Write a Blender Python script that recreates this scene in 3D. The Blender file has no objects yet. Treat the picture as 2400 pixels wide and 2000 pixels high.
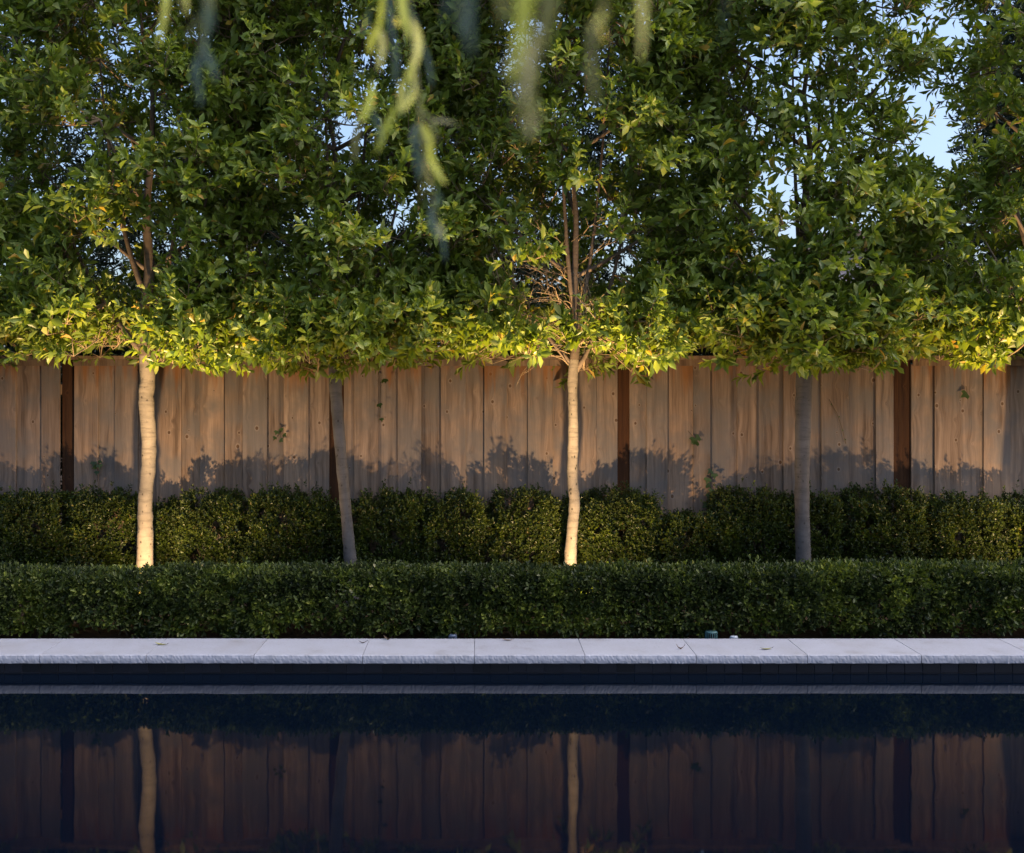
import bpy, math, random
import numpy as np
from mathutils import Matrix, Vector

# ------------------------------------------------------------------ camera, sky, sun, exposure
scene = bpy.context.scene
C = scene.collection
FPX, CX, CY, CAMZ = 2700.0, 1120.0, 915.0, 1.84          # focal length and principal point of the 2400 px photograph

cam_data = bpy.data.cameras.new("camera")
cam_data.sensor_width = 36.0
cam_data.lens = FPX / 2400.0 * 36.0
cam_data.shift_x = (1200.0 - CX) / 2400.0
cam_data.shift_y = -(1000.0 - CY) / 2400.0
cam_data.clip_start = 0.05
cam_data.clip_end = 2000.0
cam_data.dof.use_dof = True
cam_data.dof.focus_distance = 9.2
cam_data.dof.aperture_fstop = 3.2
cam = bpy.data.objects.new("camera", cam_data)
cam.location = (0, 0, CAMZ)
cam.rotation_euler = (math.radians(90), 0, 0)
C.objects.link(cam)
scene.camera = cam

SUN_EL, SUN_ROT = math.radians(50.0), math.radians(102.0)
world = bpy.data.worlds.new("World")
scene.world = world
world.use_nodes = True
wn = world.node_tree.nodes
bgn = wn["Background"]
sky = wn.new("ShaderNodeTexSky")
sky.sky_type = 'NISHITA'
sky.sun_disc = False
sky.sun_elevation = SUN_EL
sky.sun_rotation = SUN_ROT
sky.altitude = 0.0
sky.air_density = 1.0
sky.dust_density = 4.0
sky.ozone_density = 3.0
world.node_tree.links.new(sky.outputs[0], bgn.inputs[0])
bgn.inputs[1].default_value = 0.15

sun_data = bpy.data.lights.new("sun", 'SUN')
sun_data.energy = 0.7
sun_data.angle = math.radians(40)
sun_data.color = (1.0, 0.95, 0.88)
sun = bpy.data.objects.new("sun", sun_data)
# soft high glow from the right behind the camera, same direction as the sky's sun
sun.rotation_euler = Vector((-math.sin(SUN_ROT) * math.cos(SUN_EL), -math.cos(SUN_ROT) * math.cos(SUN_EL), -math.sin(SUN_EL))).to_track_quat('-Z', 'Y').to_euler()
C.objects.link(sun)

scene.cycles.max_bounces = 6
scene.cycles.diffuse_bounces = 3
scene.cycles.glossy_bounces = 3
scene.cycles.transmission_bounces = 3

vs = scene.view_settings
vs.view_transform = 'Standard'
vs.look = 'None'
vs.exposure = 1.0
vs.gamma = 1.0

# ------------------------------------------------------------------ helpers
RNG = np.random.default_rng(7)
rnd = random.Random(11)

def W(px, py, d):
    """photograph pixel at depth d -> world point"""
    return Vector(((px - CX) * d / FPX, d, CAMZ - (py - CY) * d / FPX))

def wx(px, d):
    return (px - CX) * d / FPX

def link(name, mesh, parent=None, mat=None):
    o = bpy.data.objects.new(name, mesh)
    C.objects.link(o)
    if mat is not None and len(mesh.materials) == 0:
        mesh.materials.append(mat)
    if parent is not None:
        o.parent = parent
    return o

def empty(name, loc=(0, 0, 0)):
    o = bpy.data.objects.new(name, None)
    o.location = loc
    o.empty_display_size = 0.1
    C.objects.link(o)
    return o

def tag(o, label=None, cat=None, group=None, kind=None):
    if label: o["label"] = label
    if cat: o["category"] = cat
    if group: o["group"] = group
    if kind: o["kind"] = kind
    return o

def mesh_pd(name, verts, faces, smooth=False):
    m = bpy.data.meshes.new(name)
    m.from_pydata([tuple(v) for v in verts], [], faces)
    if smooth:
        m.polygons.foreach_set("use_smooth", [True] * len(m.polygons))
    m.update()
    return m

def mesh_tris(name, V, F, mats=None, smooth=True):
    m = bpy.data.meshes.new(name)
    V = np.ascontiguousarray(V, dtype=np.float32)
    F = np.ascontiguousarray(F, dtype=np.int32)
    m.vertices.add(len(V)); m.vertices.foreach_set("co", V.ravel())
    m.loops.add(F.size); m.loops.foreach_set("vertex_index", F.ravel())
    m.polygons.add(len(F))
    m.polygons.foreach_set("loop_start", np.arange(0, F.size, 3, dtype=np.int32))
    if mats is not None:
        m.polygons.foreach_set("material_index", np.ascontiguousarray(mats, dtype=np.int32))
    m.polygons.foreach_set("use_smooth", np.full(len(F), smooth, dtype=bool))
    m.update(calc_edges=True)
    return m

def box_vf(x0, x1, y0, y1, z0, z1, base=0):
    v = [(x0, y0, z0), (x1, y0, z0), (x1, y1, z0), (x0, y1, z0),
         (x0, y0, z1), (x1, y0, z1), (x1, y1, z1), (x0, y1, z1)]
    f = [(0, 3, 2, 1), (4, 5, 6, 7), (0, 1, 5, 4), (1, 2, 6, 5), (2, 3, 7, 6), (3, 0, 4, 7)]
    return v, [tuple(i + base for i in q) for q in f]

def chamfer_box(x0, x1, y0, y1, z0, z1, c):
    """box whose four upright edges on the front and the top/bottom rims are chamfered"""
    pts = [(x0 + c, y0), (x1 - c, y0), (x1, y0 + c), (x1, y1), (x0, y1), (x0, y0 + c)]
    v = [(x, y, z0) for x, y in pts] + [(x, y, z1) for x, y in pts]
    n = 6
    f = [tuple(reversed(range(n))), tuple(range(n, 2 * n))]
    for i in range(n):
        j = (i + 1) % n
        f.append((i, j, n + j, n + i))
    return v, f

def frame(d):
    d = np.asarray(d, float); d = d / (np.linalg.norm(d) + 1e-9)
    a = np.array([0, 0, 1.0]) if abs(d[2]) < 0.9 else np.array([1.0, 0, 0])
    u = np.cross(d, a); u /= np.linalg.norm(u)
    return u, np.cross(u, d)

def tube_np(pts, radii, sides=5, base=0):
    """open tube round a polyline: vertices, triangles"""
    pts = np.asarray(pts, float); n = len(pts)
    V = []
    tang = np.gradient(pts, axis=0)
    u, _ = frame(tang[0])
    for i in range(n):
        t = tang[i] / (np.linalg.norm(tang[i]) + 1e-9)
        u = u - t * np.dot(u, t); u /= (np.linalg.norm(u) + 1e-9)
        v = np.cross(t, u)
        a = np.arange(sides) * 2 * math.pi / sides
        V.append(pts[i] + radii[i] * (np.cos(a)[:, None] * u + np.sin(a)[:, None] * v))
    V = np.concatenate(V)
    F = []
    for i in range(n - 1):
        for k in range(sides):
            a, b = i * sides + k, i * sides + (k + 1) % sides
            F.append((a, b, b + sides)); F.append((a, b + sides, a + sides))
    for k in range(1, sides - 1):
        F.append((0, k + 1, k)); F.append(((n - 1) * sides, (n - 1) * sides + k, (n - 1) * sides + k + 1))
    return V, np.array(F) + base

class Soup:
    def __init__(s): s.V = []; s.F = []; s.n = 0
    def add(s, V, F):
        s.V.append(np.asarray(V)); s.F.append(np.asarray(F) + s.n); s.n += len(V)
    def mesh(s, name, smooth=True):
        return mesh_tris(name, np.concatenate(s.V), np.concatenate(s.F), smooth=smooth)

def bez(p0, p1, p2, n):
    t = np.linspace(0, 1, n)[:, None]
    return (1 - t) ** 2 * np.asarray(p0) + 2 * t * (1 - t) * np.asarray(p1) + t ** 2 * np.asarray(p2)

def snoise(x, seed=0.0):
    return (math.sin(x * 1.7 + seed * 3.1) + 0.6 * math.sin(x * 4.3 + seed * 1.7 + 1.3)
            + 0.4 * math.sin(x * 9.1 + seed * 5.3 + 0.7)) / 2.0

# ------------------------------------------------------------------ materials
def newmat(name):
    m = bpy.data.materials.new(name)
    m.use_nodes = True
    nt = m.node_tree
    b = nt.nodes["Principled BSDF"]
    return m, nt, b, nt.nodes["Material Output"]

def N(nt, t, **kw):
    n = nt.nodes.new(t)
    for k, v in kw.items():
        if k in n.inputs: n.inputs[k].default_value = v
        else: setattr(n, k, v)
    return n

def L(nt, a, b): nt.links.new(a, b)

def ramp(nt, fac, stops, interp='LINEAR'):
    r = nt.nodes.new("ShaderNodeValToRGB")
    r.color_ramp.interpolation = interp
    e = r.color_ramp.elements
    while len(e) < len(stops): e.new(0.5)
    for el, (p, c) in zip(e, stops):
        el.position = p; el.color = (c[0], c[1], c[2], 1)
    if fac is not None: L(nt, fac, r.inputs[0])
    return r

def mix(nt, fac, a, b, mode='MIX'):
    m = nt.nodes.new("ShaderNodeMix"); m.data_type = 'RGBA'; m.blend_type = mode
    for s, v in ((0, fac), (6, a), (7, b)):
        if hasattr(v, "is_linked"): L(nt, v, m.inputs[s])
        elif s == 0: m.inputs[0].default_value = v
        else: m.inputs[s].default_value = (v[0], v[1], v[2], 1)
    return m.outputs[2]

def math_(nt, op, a, b=None):
    m = nt.nodes.new("ShaderNodeMath"); m.operation = op
    for i, v in enumerate((a, b)):
        if v is None: continue
        if hasattr(v, "is_linked"): L(nt, v, m.inputs[i])
        else: m.inputs[i].default_value = v
    return m.outputs[0]

def leaf_mat(name, stops, trans, tcol, rough=0.42, spec=0.45, patch=0.0):
    """leaf blade: colour varies from leaf to leaf, light comes through it"""
    m, nt, b, out = newmat(name)
    g = N(nt, "ShaderNodeNewGeometry"); oi = N(nt, "ShaderNodeObjectInfo")
    r = math_(nt, 'FRACT', math_(nt, 'ADD', g.outputs["Random Per Island"], oi.outputs["Random"]))
    cr = ramp(nt, r, stops)
    crc = cr.outputs[0]
    if patch:      # patches of yellower new growth and of duller old leaf
        tc_ = N(nt, "ShaderNodeTexCoord")
        pn = N(nt, "ShaderNodeTexNoise", Scale=3.3, Detail=3.0, Roughness=0.6); L(nt, tc_.outputs["Object"], pn.inputs["Vector"])
        pr = ramp(nt, pn.outputs[0], [(0.36, (0.45, 0.50, 0.45)), (0.5, (0.95, 0.95, 0.9)), (0.66, (2.1, 1.9, 1.1))])
        crc = mix(nt, patch, crc, pr.outputs[0], 'MULTIPLY')
    # undersides are paler
    col = mix(nt, math_(nt, 'MULTIPLY', g.outputs["Backfacing"], 0.2), crc, (0.16, 0.19, 0.09))
    L(nt, col, b.inputs["Base Color"])
    b.inputs["Roughness"].default_value = rough
    b.inputs["Specular IOR Level"].default_value = spec
    tr = N(nt, "ShaderNodeBsdfTranslucent")
    tc = mix(nt, 1.0, crc, tcol, 'MULTIPLY')
    L(nt, tc, tr.inputs[0])
    ms = N(nt, "ShaderNodeMixShader"); ms.inputs[0].default_value = trans
    L(nt, b.outputs[0], ms.inputs[1]); L(nt, tr.outputs[0], ms.inputs[2])
    L(nt, ms.outputs[0], out.inputs[0])
    return m

M = {}
M['leaf'] = leaf_mat("laurel_leaf", [(0.0, (0.10, 0.150, 0.015)), (0.35, (0.165, 0.230, 0.027)), (0.7, (0.235, 0.305, 0.050)),
                                      (0.955, (0.31, 0.35, 0.11)), (0.98, (0.40, 0.31, 0.03)), (1.0, (0.46, 0.27, 0.07))],
                     0.40, (1.6, 1.5, 0.55))
M['leaf_dark'] = leaf_mat("laurel_leaf_deep", [(0.0, (0.07, 0.115, 0.013)), (0.6, (0.13, 0.19, 0.024)), (0.97, (0.19, 0.245, 0.038)),
                                           (1.0, (0.34, 0.25, 0.03))], 0.40, (1.6, 1.5, 0.55))
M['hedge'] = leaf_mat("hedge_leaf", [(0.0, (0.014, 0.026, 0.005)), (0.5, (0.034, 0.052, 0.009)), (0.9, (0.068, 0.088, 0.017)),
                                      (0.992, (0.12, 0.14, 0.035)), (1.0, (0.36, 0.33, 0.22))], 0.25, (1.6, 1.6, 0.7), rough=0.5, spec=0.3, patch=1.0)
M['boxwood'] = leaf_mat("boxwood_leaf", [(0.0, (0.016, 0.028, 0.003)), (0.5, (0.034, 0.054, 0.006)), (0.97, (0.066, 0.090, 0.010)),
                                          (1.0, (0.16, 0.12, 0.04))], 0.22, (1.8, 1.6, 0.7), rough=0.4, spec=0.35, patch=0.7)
M['needle'] = leaf_mat("needle_leaf", [(0.0, (0.016, 0.028, 0.016)), (0.6, (0.026, 0.044, 0.024)), (1.0, (0.045, 0.068, 0.036))],
                       0.12, (1.4, 1.5, 1.0), rough=0.5)
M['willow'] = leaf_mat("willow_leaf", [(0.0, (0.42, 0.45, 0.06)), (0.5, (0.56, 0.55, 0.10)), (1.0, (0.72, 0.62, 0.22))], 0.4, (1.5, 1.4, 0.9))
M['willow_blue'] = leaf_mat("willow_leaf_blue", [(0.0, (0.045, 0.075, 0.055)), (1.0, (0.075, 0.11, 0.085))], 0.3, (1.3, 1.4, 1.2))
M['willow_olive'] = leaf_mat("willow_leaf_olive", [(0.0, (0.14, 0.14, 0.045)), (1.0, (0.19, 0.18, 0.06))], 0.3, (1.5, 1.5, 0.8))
M['ivy'] = leaf_mat("ivy_leaf", [(0.0, (0.03, 0.06, 0.012)), (1.0, (0.07, 0.11, 0.02))], 0.3, (1.8, 1.6, 0.8))

def wood_mat(name, c_dark, c_mid, c_light, knot, top_stain=0.0, topz=1.9, grey=0.5):
    m, nt, b, out = newmat(name)
    tc = N(nt, "ShaderNodeTexCoord"); oi = N(nt, "ShaderNodeObjectInfo")
    off = nt.nodes.new("ShaderNodeVectorMath"); off.operation = 'SCALE'
    cmb = N(nt, "ShaderNodeCombineXYZ")
    L(nt, oi.outputs["Random"], cmb.inputs[0])
    L(nt, math_(nt, 'FRACT', math_(nt, 'MULTIPLY', oi.outputs["Random"], 17.3)), cmb.inputs[1])
    L(nt, math_(nt, 'FRACT', math_(nt, 'MULTIPLY', oi.outputs["Random"], 41.9)), cmb.inputs[2])
    L(nt, cmb.outputs[0], off.inputs[0]); off.inputs[3].default_value = 37.0
    add = nt.nodes.new("ShaderNodeVectorMath"); add.operation = 'ADD'
    L(nt, tc.outputs["Object"], add.inputs[0]); L(nt, off.outputs[0], add.inputs[1])
    # knots
    sxz = N(nt, "ShaderNodeSeparateXYZ"); L(nt, add.outputs[0], sxz.inputs[0])
    mk = N(nt, "ShaderNodeCombineXYZ"); L(nt, math_(nt, 'MULTIPLY', sxz.outputs[0], 5.2), mk.inputs[0]); L(nt, math_(nt, 'MULTIPLY', sxz.outputs[2], 4.2), mk.inputs[1])
    vo = N(nt, "ShaderNodeTexVoronoi", Scale=1.0); vo.voronoi_dimensions = '2D'; L(nt, mk.outputs[0], vo.inputs["Vector"])
    ksz = math_(nt, 'ADD', 0.35, math_(nt, 'MULTIPLY', N_sep(nt, vo.outputs["Color"], 1), 0.7))
    kd = math_(nt, 'DIVIDE', vo.outputs["Distance"], ksz)
    # grain, bent round the knots
    mg = N(nt, "ShaderNodeMapping"); L(nt, add.outputs[0], mg.inputs[0]); mg.inputs["Scale"].default_value = (22.0, 8.0, 0.9)
    warp = N(nt, "ShaderNodeTexNoise", Scale=2.2, Detail=2.0); L(nt, add.outputs[0], warp.inputs["Vector"])
    va = nt.nodes.new("ShaderNodeVectorMath"); va.operation = 'MULTIPLY_ADD'
    L(nt, warp.outputs["Color"], va.inputs[0]); va.inputs[1].default_value = (0.9, 0, 0.3); L(nt, mg.outputs[0], va.inputs[2])
    vb = nt.nodes.new("ShaderNodeVectorMath"); vb.operation = 'ADD'
    cmb2 = N(nt, "ShaderNodeCombineXYZ")
    L(nt, math_(nt, 'DIVIDE', 0.12, math_(nt, 'ADD', kd, 0.08)), cmb2.inputs[0])
    L(nt, va.outputs[0], vb.inputs[0]); L(nt, cmb2.outputs[0], vb.inputs[1])
    gn = N(nt, "ShaderNodeTexNoise", Scale=1.0, Detail=6.0, Roughness=0.62); L(nt, vb.outputs[0], gn.inputs["Vector"])
    mf = N(nt, "ShaderNodeMapping"); L(nt, add.outputs[0], mf.inputs[0]); mf.inputs["Scale"].default_value = (190.0, 60.0, 4.0)
    fn = N(nt, "ShaderNodeTexNoise", Scale=1.0, Detail=3.0); L(nt, mf.outputs[0], fn.inputs["Vector"])
    cr = ramp(nt, gn.outputs[0], [(0.34, c_dark), (0.48, c_mid), (0.64, c_light)])
    col = mix(nt, 0.4, cr.outputs[0], fn.outputs[0], 'OVERLAY')
    # each board its own tone
    tone = ramp(nt, oi.outputs["Random"], [(0.0, (0.70, 0.64, 0.60)), (0.3, (1.02, 0.92, 0.84)), (0.55, (0.88, 0.84, 0.82)), (0.8, (1.06, 0.92, 0.80)), (1.0, (1.18, 1.08, 0.98))])
    col = mix(nt, 1.0, col, tone.outputs[0], 'MULTIPLY')
    # weathered grey cloud patches
    cl = N(nt, "ShaderNodeTexNoise", Scale=2.6, Detail=4.0, Roughness=0.6); L(nt, add.outputs[0], cl.inputs["Vector"])
    gm = ramp(nt, cl.outputs[0], [(0.42, (0, 0, 0)), (0.62, (1, 1, 1))])
    lum = sum(c_mid) / 3
    col = mix(nt, math_(nt, 'MULTIPLY', gm.outputs[0], grey), col, (lum * 0.80, lum * 0.72, lum * 0.70))
    # knots: dark centre, paler ring
    kn = ramp(nt, kd, [(0.0, (1, 1, 1)), (0.055, (1, 1, 1)), (0.075, (0, 0, 0))])
    ring = ramp(nt, kd, [(0.06, (0, 0, 0)), (0.085, (0.55, 0.55, 0.55)), (0.13, (0.0, 0.0, 0.0))])
    vsel = math_(nt, 'GREATER_THAN', N_sep(nt, vo.outputs["Color"]), 0.68)
    col = mix(nt, math_(nt, 'MULTIPLY', ring.outputs[0], vsel), col, c_light)
    col = mix(nt, math_(nt, 'MULTIPLY', math_(nt, 'MULTIPLY', kn.outputs[0], vsel), 0.85), col, knot)
    if top_stain > 0:
        sx = N(nt, "ShaderNodeSeparateXYZ"); L(nt, tc.outputs["Object"], sx.inputs[0])
        ms_ = N(nt, "ShaderNodeMapping"); L(nt, add.outputs[0], ms_.inputs[0]); ms_.inputs["Scale"].default_value = (16, 1, 1.3)
        sn = N(nt, "ShaderNodeTexNoise", Scale=1.0, Detail=3.0); L(nt, ms_.outputs[0], sn.inputs["Vector"])
        zz = math_(nt, 'ADD', math_(nt, 'MULTIPLY', math_(nt, 'SUBTRACT', sx.outputs[2], topz), 1.15), sn.outputs[0])
        zz = math_(nt, 'ADD', zz, math_(nt, 'MULTIPLY', oi.outputs["Random"], 0.22))
        st = ramp(nt, zz, [(0.52, (0, 0, 0)), (0.74, (1, 1, 1))])
        col = mix(nt, math_(nt, 'MULTIPLY', st.outputs[0], top_stain), col, (0.26, 0.105, 0.030))
    L(nt, col, b.inputs["Base Color"])
    b.inputs["Roughness"].default_value = 0.8
    b.inputs["Specular IOR Level"].default_value = 0.2
    bp = N(nt, "ShaderNodeBump", Strength=0.35, Distance=0.004)
    hh = math_(nt, 'SUBTRACT', math_(nt, 'ADD', gn.outputs[0], math_(nt, 'MULTIPLY', fn.outputs[0], 0.5)), math_(nt, 'MULTIPLY', kn.outputs[0], 0.5))
    L(nt, hh, bp.inputs["Height"]); L(nt, bp.outputs[0], b.inputs["Normal"])
    return m

def N_sep(nt, col, ch=0):
    s = nt.nodes.new("ShaderNodeSeparateColor"); L(nt, col, s.inputs[0]); return s.outputs[ch]

M['board'] = wood_mat("cedar_board", (0.135, 0.100, 0.080), (0.235, 0.178, 0.144), (0.325, 0.252, 0.205), (0.09, 0.045, 0.022), top_stain=0.75, topz=1.95, grey=0.75)
M['post'] = wood_mat("stained_post", (0.036, 0.015, 0.007), (0.058, 0.025, 0.011), (0.085, 0.039, 0.017), (0.04, 0.015, 0.008), grey=0.1)
M['cap'] = wood_mat("cedar_cap", (0.13, 0.09, 0.065), (0.21, 0.15, 0.108), (0.28, 0.21, 0.15), (0.09, 0.05, 0.03))

def bark_mat(name, base, dark, rough_marks, ringfac):
    m, nt, b, out = newmat(name)
    tc = N(nt, "ShaderNodeTexCoord")
    mp = N(nt, "ShaderNodeMapping"); L(nt, tc.outputs["Object"], mp.inputs[0]); mp.inputs["Scale"].default_value = (7, 7, 42)
    n1 = N(nt, "ShaderNodeTexNoise", Scale=1.0, Detail=5.0, Roughness=0.6); L(nt, mp.outputs[0], n1.inputs["Vector"])
    n2 = N(nt, "ShaderNodeTexNoise", Scale=5.0, Detail=5.0, Roughness=0.65); L(nt, tc.outputs["Object"], n2.inputs["Vector"])
    mv = N(nt, "ShaderNodeMapping"); L(nt, tc.outputs["Object"], mv.inputs[0]); mv.inputs["Scale"].default_value = (1.0, 1.0, 0.75)
    vo = N(nt, "ShaderNodeTexVoronoi", Scale=26.0); L(nt, mv.outputs[0], vo.inputs["Vector"])
    c = mix(nt, ramp(nt, n2.outputs[0], [(0.35, (0, 0, 0)), (0.7, (1, 1, 1))]).outputs[0], base, tuple(x * 0.58 for x in base))
    c = mix(nt, math_(nt, 'MULTIPLY', ramp(nt, n1.outputs[0], [(0.52, (0, 0, 0)), (0.66, (1, 1, 1))]).outputs[0], ringfac), c, tuple(x * 0.45 for x in base))
    spot = ramp(nt, vo.outputs["Distance"], [(0.12, (1, 1, 1)), (0.26, (0, 0, 0))])
    sel = ramp(nt, n2.outputs[0], [(0.55 - rough_marks * 0.12, (0, 0, 0)), (0.62 - rough_marks * 0.12, (1, 1, 1))])
    c = mix(nt, math_(nt, 'MULTIPLY', spot.outputs[0], sel.outputs[0]), c, dark)
    L(nt, c, b.inputs["Base Color"])
    b.inputs["Roughness"].default_value = 0.82
    b.inputs["Specular IOR Level"].default_value = 0.2
    bp = N(nt, "ShaderNodeBump", Strength=0.6, Distance=0.006)
    h = math_(nt, 'SUBTRACT', math_(nt, 'ADD', n2.outputs[0], math_(nt, 'MULTIPLY', n1.outputs[0], -0.6)), math_(nt, 'MULTIPLY', spot.outputs[0], 0.25))
    L(nt, h, bp.inputs["Height"]); L(nt, bp.outputs[0], b.inputs["Normal"])
    return m

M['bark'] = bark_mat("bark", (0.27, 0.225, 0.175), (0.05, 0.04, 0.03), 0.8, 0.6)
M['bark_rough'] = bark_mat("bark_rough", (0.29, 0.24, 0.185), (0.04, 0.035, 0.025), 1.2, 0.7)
M['bark_unlit'] = bark_mat("bark_unlit", (0.12, 0.11, 0.11), (0.035, 0.03, 0.028), 0.4, 0.5)  # same bark, its colour darkened and greyed for trunks without uplight
M['limb'] = bark_mat("limb_bark", (0.17, 0.125, 0.09), (0.06, 0.04, 0.03), 0.5, 0.6)
M['twig'] = bark_mat("twig_bark", (0.30, 0.215, 0.13), (0.10, 0.07, 0.05), 0.0, 0.3)
M['stem'] = bark_mat("stem_bark", (0.12, 0.09, 0.06), (0.05, 0.04, 0.03), 0.0, 0.3)

def stone_mat():
    m, nt, b, out = newmat("limestone")
    tc = N(nt, "ShaderNodeTexCoord"); oi = N(nt, "ShaderNodeObjectInfo")
    ad = nt.nodes.new("ShaderNodeVectorMath"); ad.operation = 'ADD'
    sc = nt.nodes.new("ShaderNodeVectorMath"); sc.operation = 'SCALE'
    cmb = N(nt, "ShaderNodeCombineXYZ"); L(nt, oi.outputs["Random"], cmb.inputs[0]); L(nt, oi.outputs["Random"], cmb.inputs[1])
    L(nt, cmb.outputs[0], sc.inputs[0]); sc.inputs[3].default_value = 31.0
    L(nt, tc.outputs["Object"], ad.inputs[0]); L(nt, sc.outputs[0], ad.inputs[1])
    n1 = N(nt, "ShaderNodeTexNoise", Scale=5.0, Detail=6.0, Roughness=0.62); L(nt, ad.outputs[0], n1.inputs["Vector"])
    n2 = N(nt, "ShaderNodeTexNoise", Scale=70.0, Detail=4.0); L(nt, ad.outputs[0], n2.inputs["Vector"])
    cr = ramp(nt, n1.outputs[0], [(0.28, (0.275, 0.272, 0.30)), (0.42, (0.335, 0.340, 0.395)), (0.7, (0.365, 0.372, 0.44))])
    pit = ramp(nt, n2.outputs[0], [(0.30, (0.80, 0.78, 0.76)), (0.42, (1, 1, 1))])
    c = mix(nt, 1.0, cr.outputs[0], pit.outputs[0], 'MULTIPLY')
    tone = ramp(nt, oi.outputs["Random"], [(0.0, (0.93, 0.93, 0.94)), (1.0, (1.0, 1.0, 1.0))])
    c = mix(nt, 1.0, c, tone.outputs[0], 'MULTIPLY')
    mst = N(nt, "ShaderNodeMapping"); L(nt, ad.outputs[0], mst.inputs[0]); mst.inputs["Scale"].default_value = (3.0, 2.0, 9.0)
    n3 = N(nt, "ShaderNodeTexNoise", Scale=1.0, Detail=5.0, Roughness=0.65); L(nt, mst.outputs[0], n3.inputs["Vector"])
    c = mix(nt, math_(nt, 'MULTIPLY', ramp(nt, n3.outputs[0], [(0.52, (0, 0, 0)), (0.70, (1, 1, 1))]).outputs[0], 0.28), c, (0.24, 0.22, 0.215))
    L(nt, c, b.inputs["Base Color"]); b.inputs["Roughness"].default_value = 0.75
    b.inputs["Specular IOR Level"].default_value = 0.3
    bp = N(nt, "ShaderNodeBump", Strength=0.3, Distance=0.003); L(nt, n2.outputs[0], bp.inputs["Height"]); L(nt, bp.outputs[0], b.inputs["Normal"])
    return m
M['stone'] = stone_mat()

def simple(name, col, rough=0.6, spec=0.4, nscale=None, namp=0.25, bump=0.0, metal=0.0):
    m, nt, b, out = newmat(name)
    b.inputs["Roughness"].default_value = rough
    b.inputs["Specular IOR Level"].default_value = spec
    b.inputs["Metallic"].default_value = metal
    if nscale:
        tc = N(nt, "ShaderNodeTexCoord"); oi = N(nt, "ShaderNodeObjectInfo")
        n = N(nt, "ShaderNodeTexNoise", Scale=nscale, Detail=5.0, Roughness=0.6); L(nt, tc.outputs["Object"], n.inputs["Vector"])
        f = math_(nt, 'ADD', math_(nt, 'MULTIPLY', n.outputs[0], 0.7), math_(nt, 'MULTIPLY', oi.outputs["Random"], 0.3))
        r = ramp(nt, f, [(0.3, tuple(x * (1 - namp) for x in col)), (0.7, tuple(min(1, x * (1 + namp)) for x in col))])
        L(nt, r.outputs[0], b.inputs["Base Color"])
        if bump:
            bp = N(nt, "ShaderNodeBump", Strength=1.0, Distance=bump); L(nt, n.outputs[0], bp.inputs["Height"]); L(nt, bp.outputs[0], b.inputs["Normal"])
    else:
        b.inputs["Base Color"].default_value = (*col, 1)
    return m

M['tile'] = simple("dark_pool_tile", (0.008, 0.009, 0.015), 0.4, 0.25, 9.0, 0.5)
M['grout'] = simple("grey_grout", (0.05, 0.053, 0.07), 0.9, 0.2, 40.0, 0.3)
M['soil'] = simple("dark_mulch", (0.045, 0.030, 0.020), 0.95, 0.1, 22.0, 0.6, bump=0.03)
M['mortar'] = simple("joint_mortar", (0.20, 0.195, 0.195), 0.9, 0.2, 30.0, 0.2)
M['plaster'] = simple("dark_pool_plaster", (0.02, 0.025, 0.035), 0.8, 0.3, 4.0, 0.3)
M['stucco'] = simple("pink_stucco", (0.72, 0.60, 0.56), 0.9, 0.2, 3.0, 0.1, bump=0.004)
M['roof'] = simple("brown_roof", (0.16, 0.11, 0.085), 0.9, 0.2, 8.0, 0.3)
M['glass'] = simple("dark_glass", (0.02, 0.025, 0.03), 0.08, 0.6)
M['frame'] = simple("white_frame", (0.7, 0.69, 0.66), 0.5, 0.4)
M['plastic'] = simple("teal_plastic", (0.05, 0.115, 0.125), 0.55, 0.4, 30.0, 0.25)
M['plastic_blue'] = simple("blue_grey_plastic", (0.10, 0.13, 0.20), 0.5, 0.4, 30.0, 0.2)
M['plastic_pale'] = simple("pale_plastic", (0.42, 0.46, 0.52), 0.5, 0.4, 30.0, 0.2)
M['bronze'] = simple("bronze_metal", (0.07, 0.05, 0.035), 0.45, 0.5, 20.0, 0.3, metal=0.6)
M['dead_leaf'] = simple("dead_leaf", (0.20, 0.115, 0.05), 0.7, 0.3, 25.0, 0.45)
M['dead_leaf_olive'] = simple("dead_leaf_olive", (0.22, 0.21, 0.08), 0.7, 0.3, 25.0, 0.4)
M['dead_leaf_dark'] = simple("dead_leaf_dark", (0.07, 0.045, 0.03), 0.7, 0.3, 25.0, 0.4)

def lens_mat():
    m, nt, b, out = newmat("lamp_lens")
    b.inputs["Base Color"].default_value = (1, 0.8, 0.5, 1)
    b.inputs["Emission Color"].default_value = (1.0, 0.62, 0.26, 1)
    b.inputs["Emission Strength"].default_value = 6.0
    return m
M['lens'] = lens_mat()

def water_mat():
    m, nt, b, out = newmat("pool_water")
    b.inputs["Base Color"].default_value = (0.0012, 0.0034, 0.0088, 1)
    b.inputs["Roughness"].default_value = 0.03
    b.inputs["IOR"].default_value = 1.205
    tc = N(nt, "ShaderNodeTexCoord")
    mp = N(nt, "ShaderNodeMapping"); L(nt, tc.outputs["Object"], mp.inputs[0]); mp.inputs["Scale"].default_value = (1.0, 0.6, 1)
    n = N(nt, "ShaderNodeTexNoise", Scale=2.2, Detail=2.0); L(nt, mp.outputs[0], n.inputs["Vector"])
    bp = N(nt, "ShaderNodeBump", Strength=0.07, Distance=0.02); L(nt, n.outputs[0], bp.inputs["Height"]); L(nt, bp.outputs[0], b.inputs["Normal"])
    return m
M['water'] = water_mat()

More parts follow.
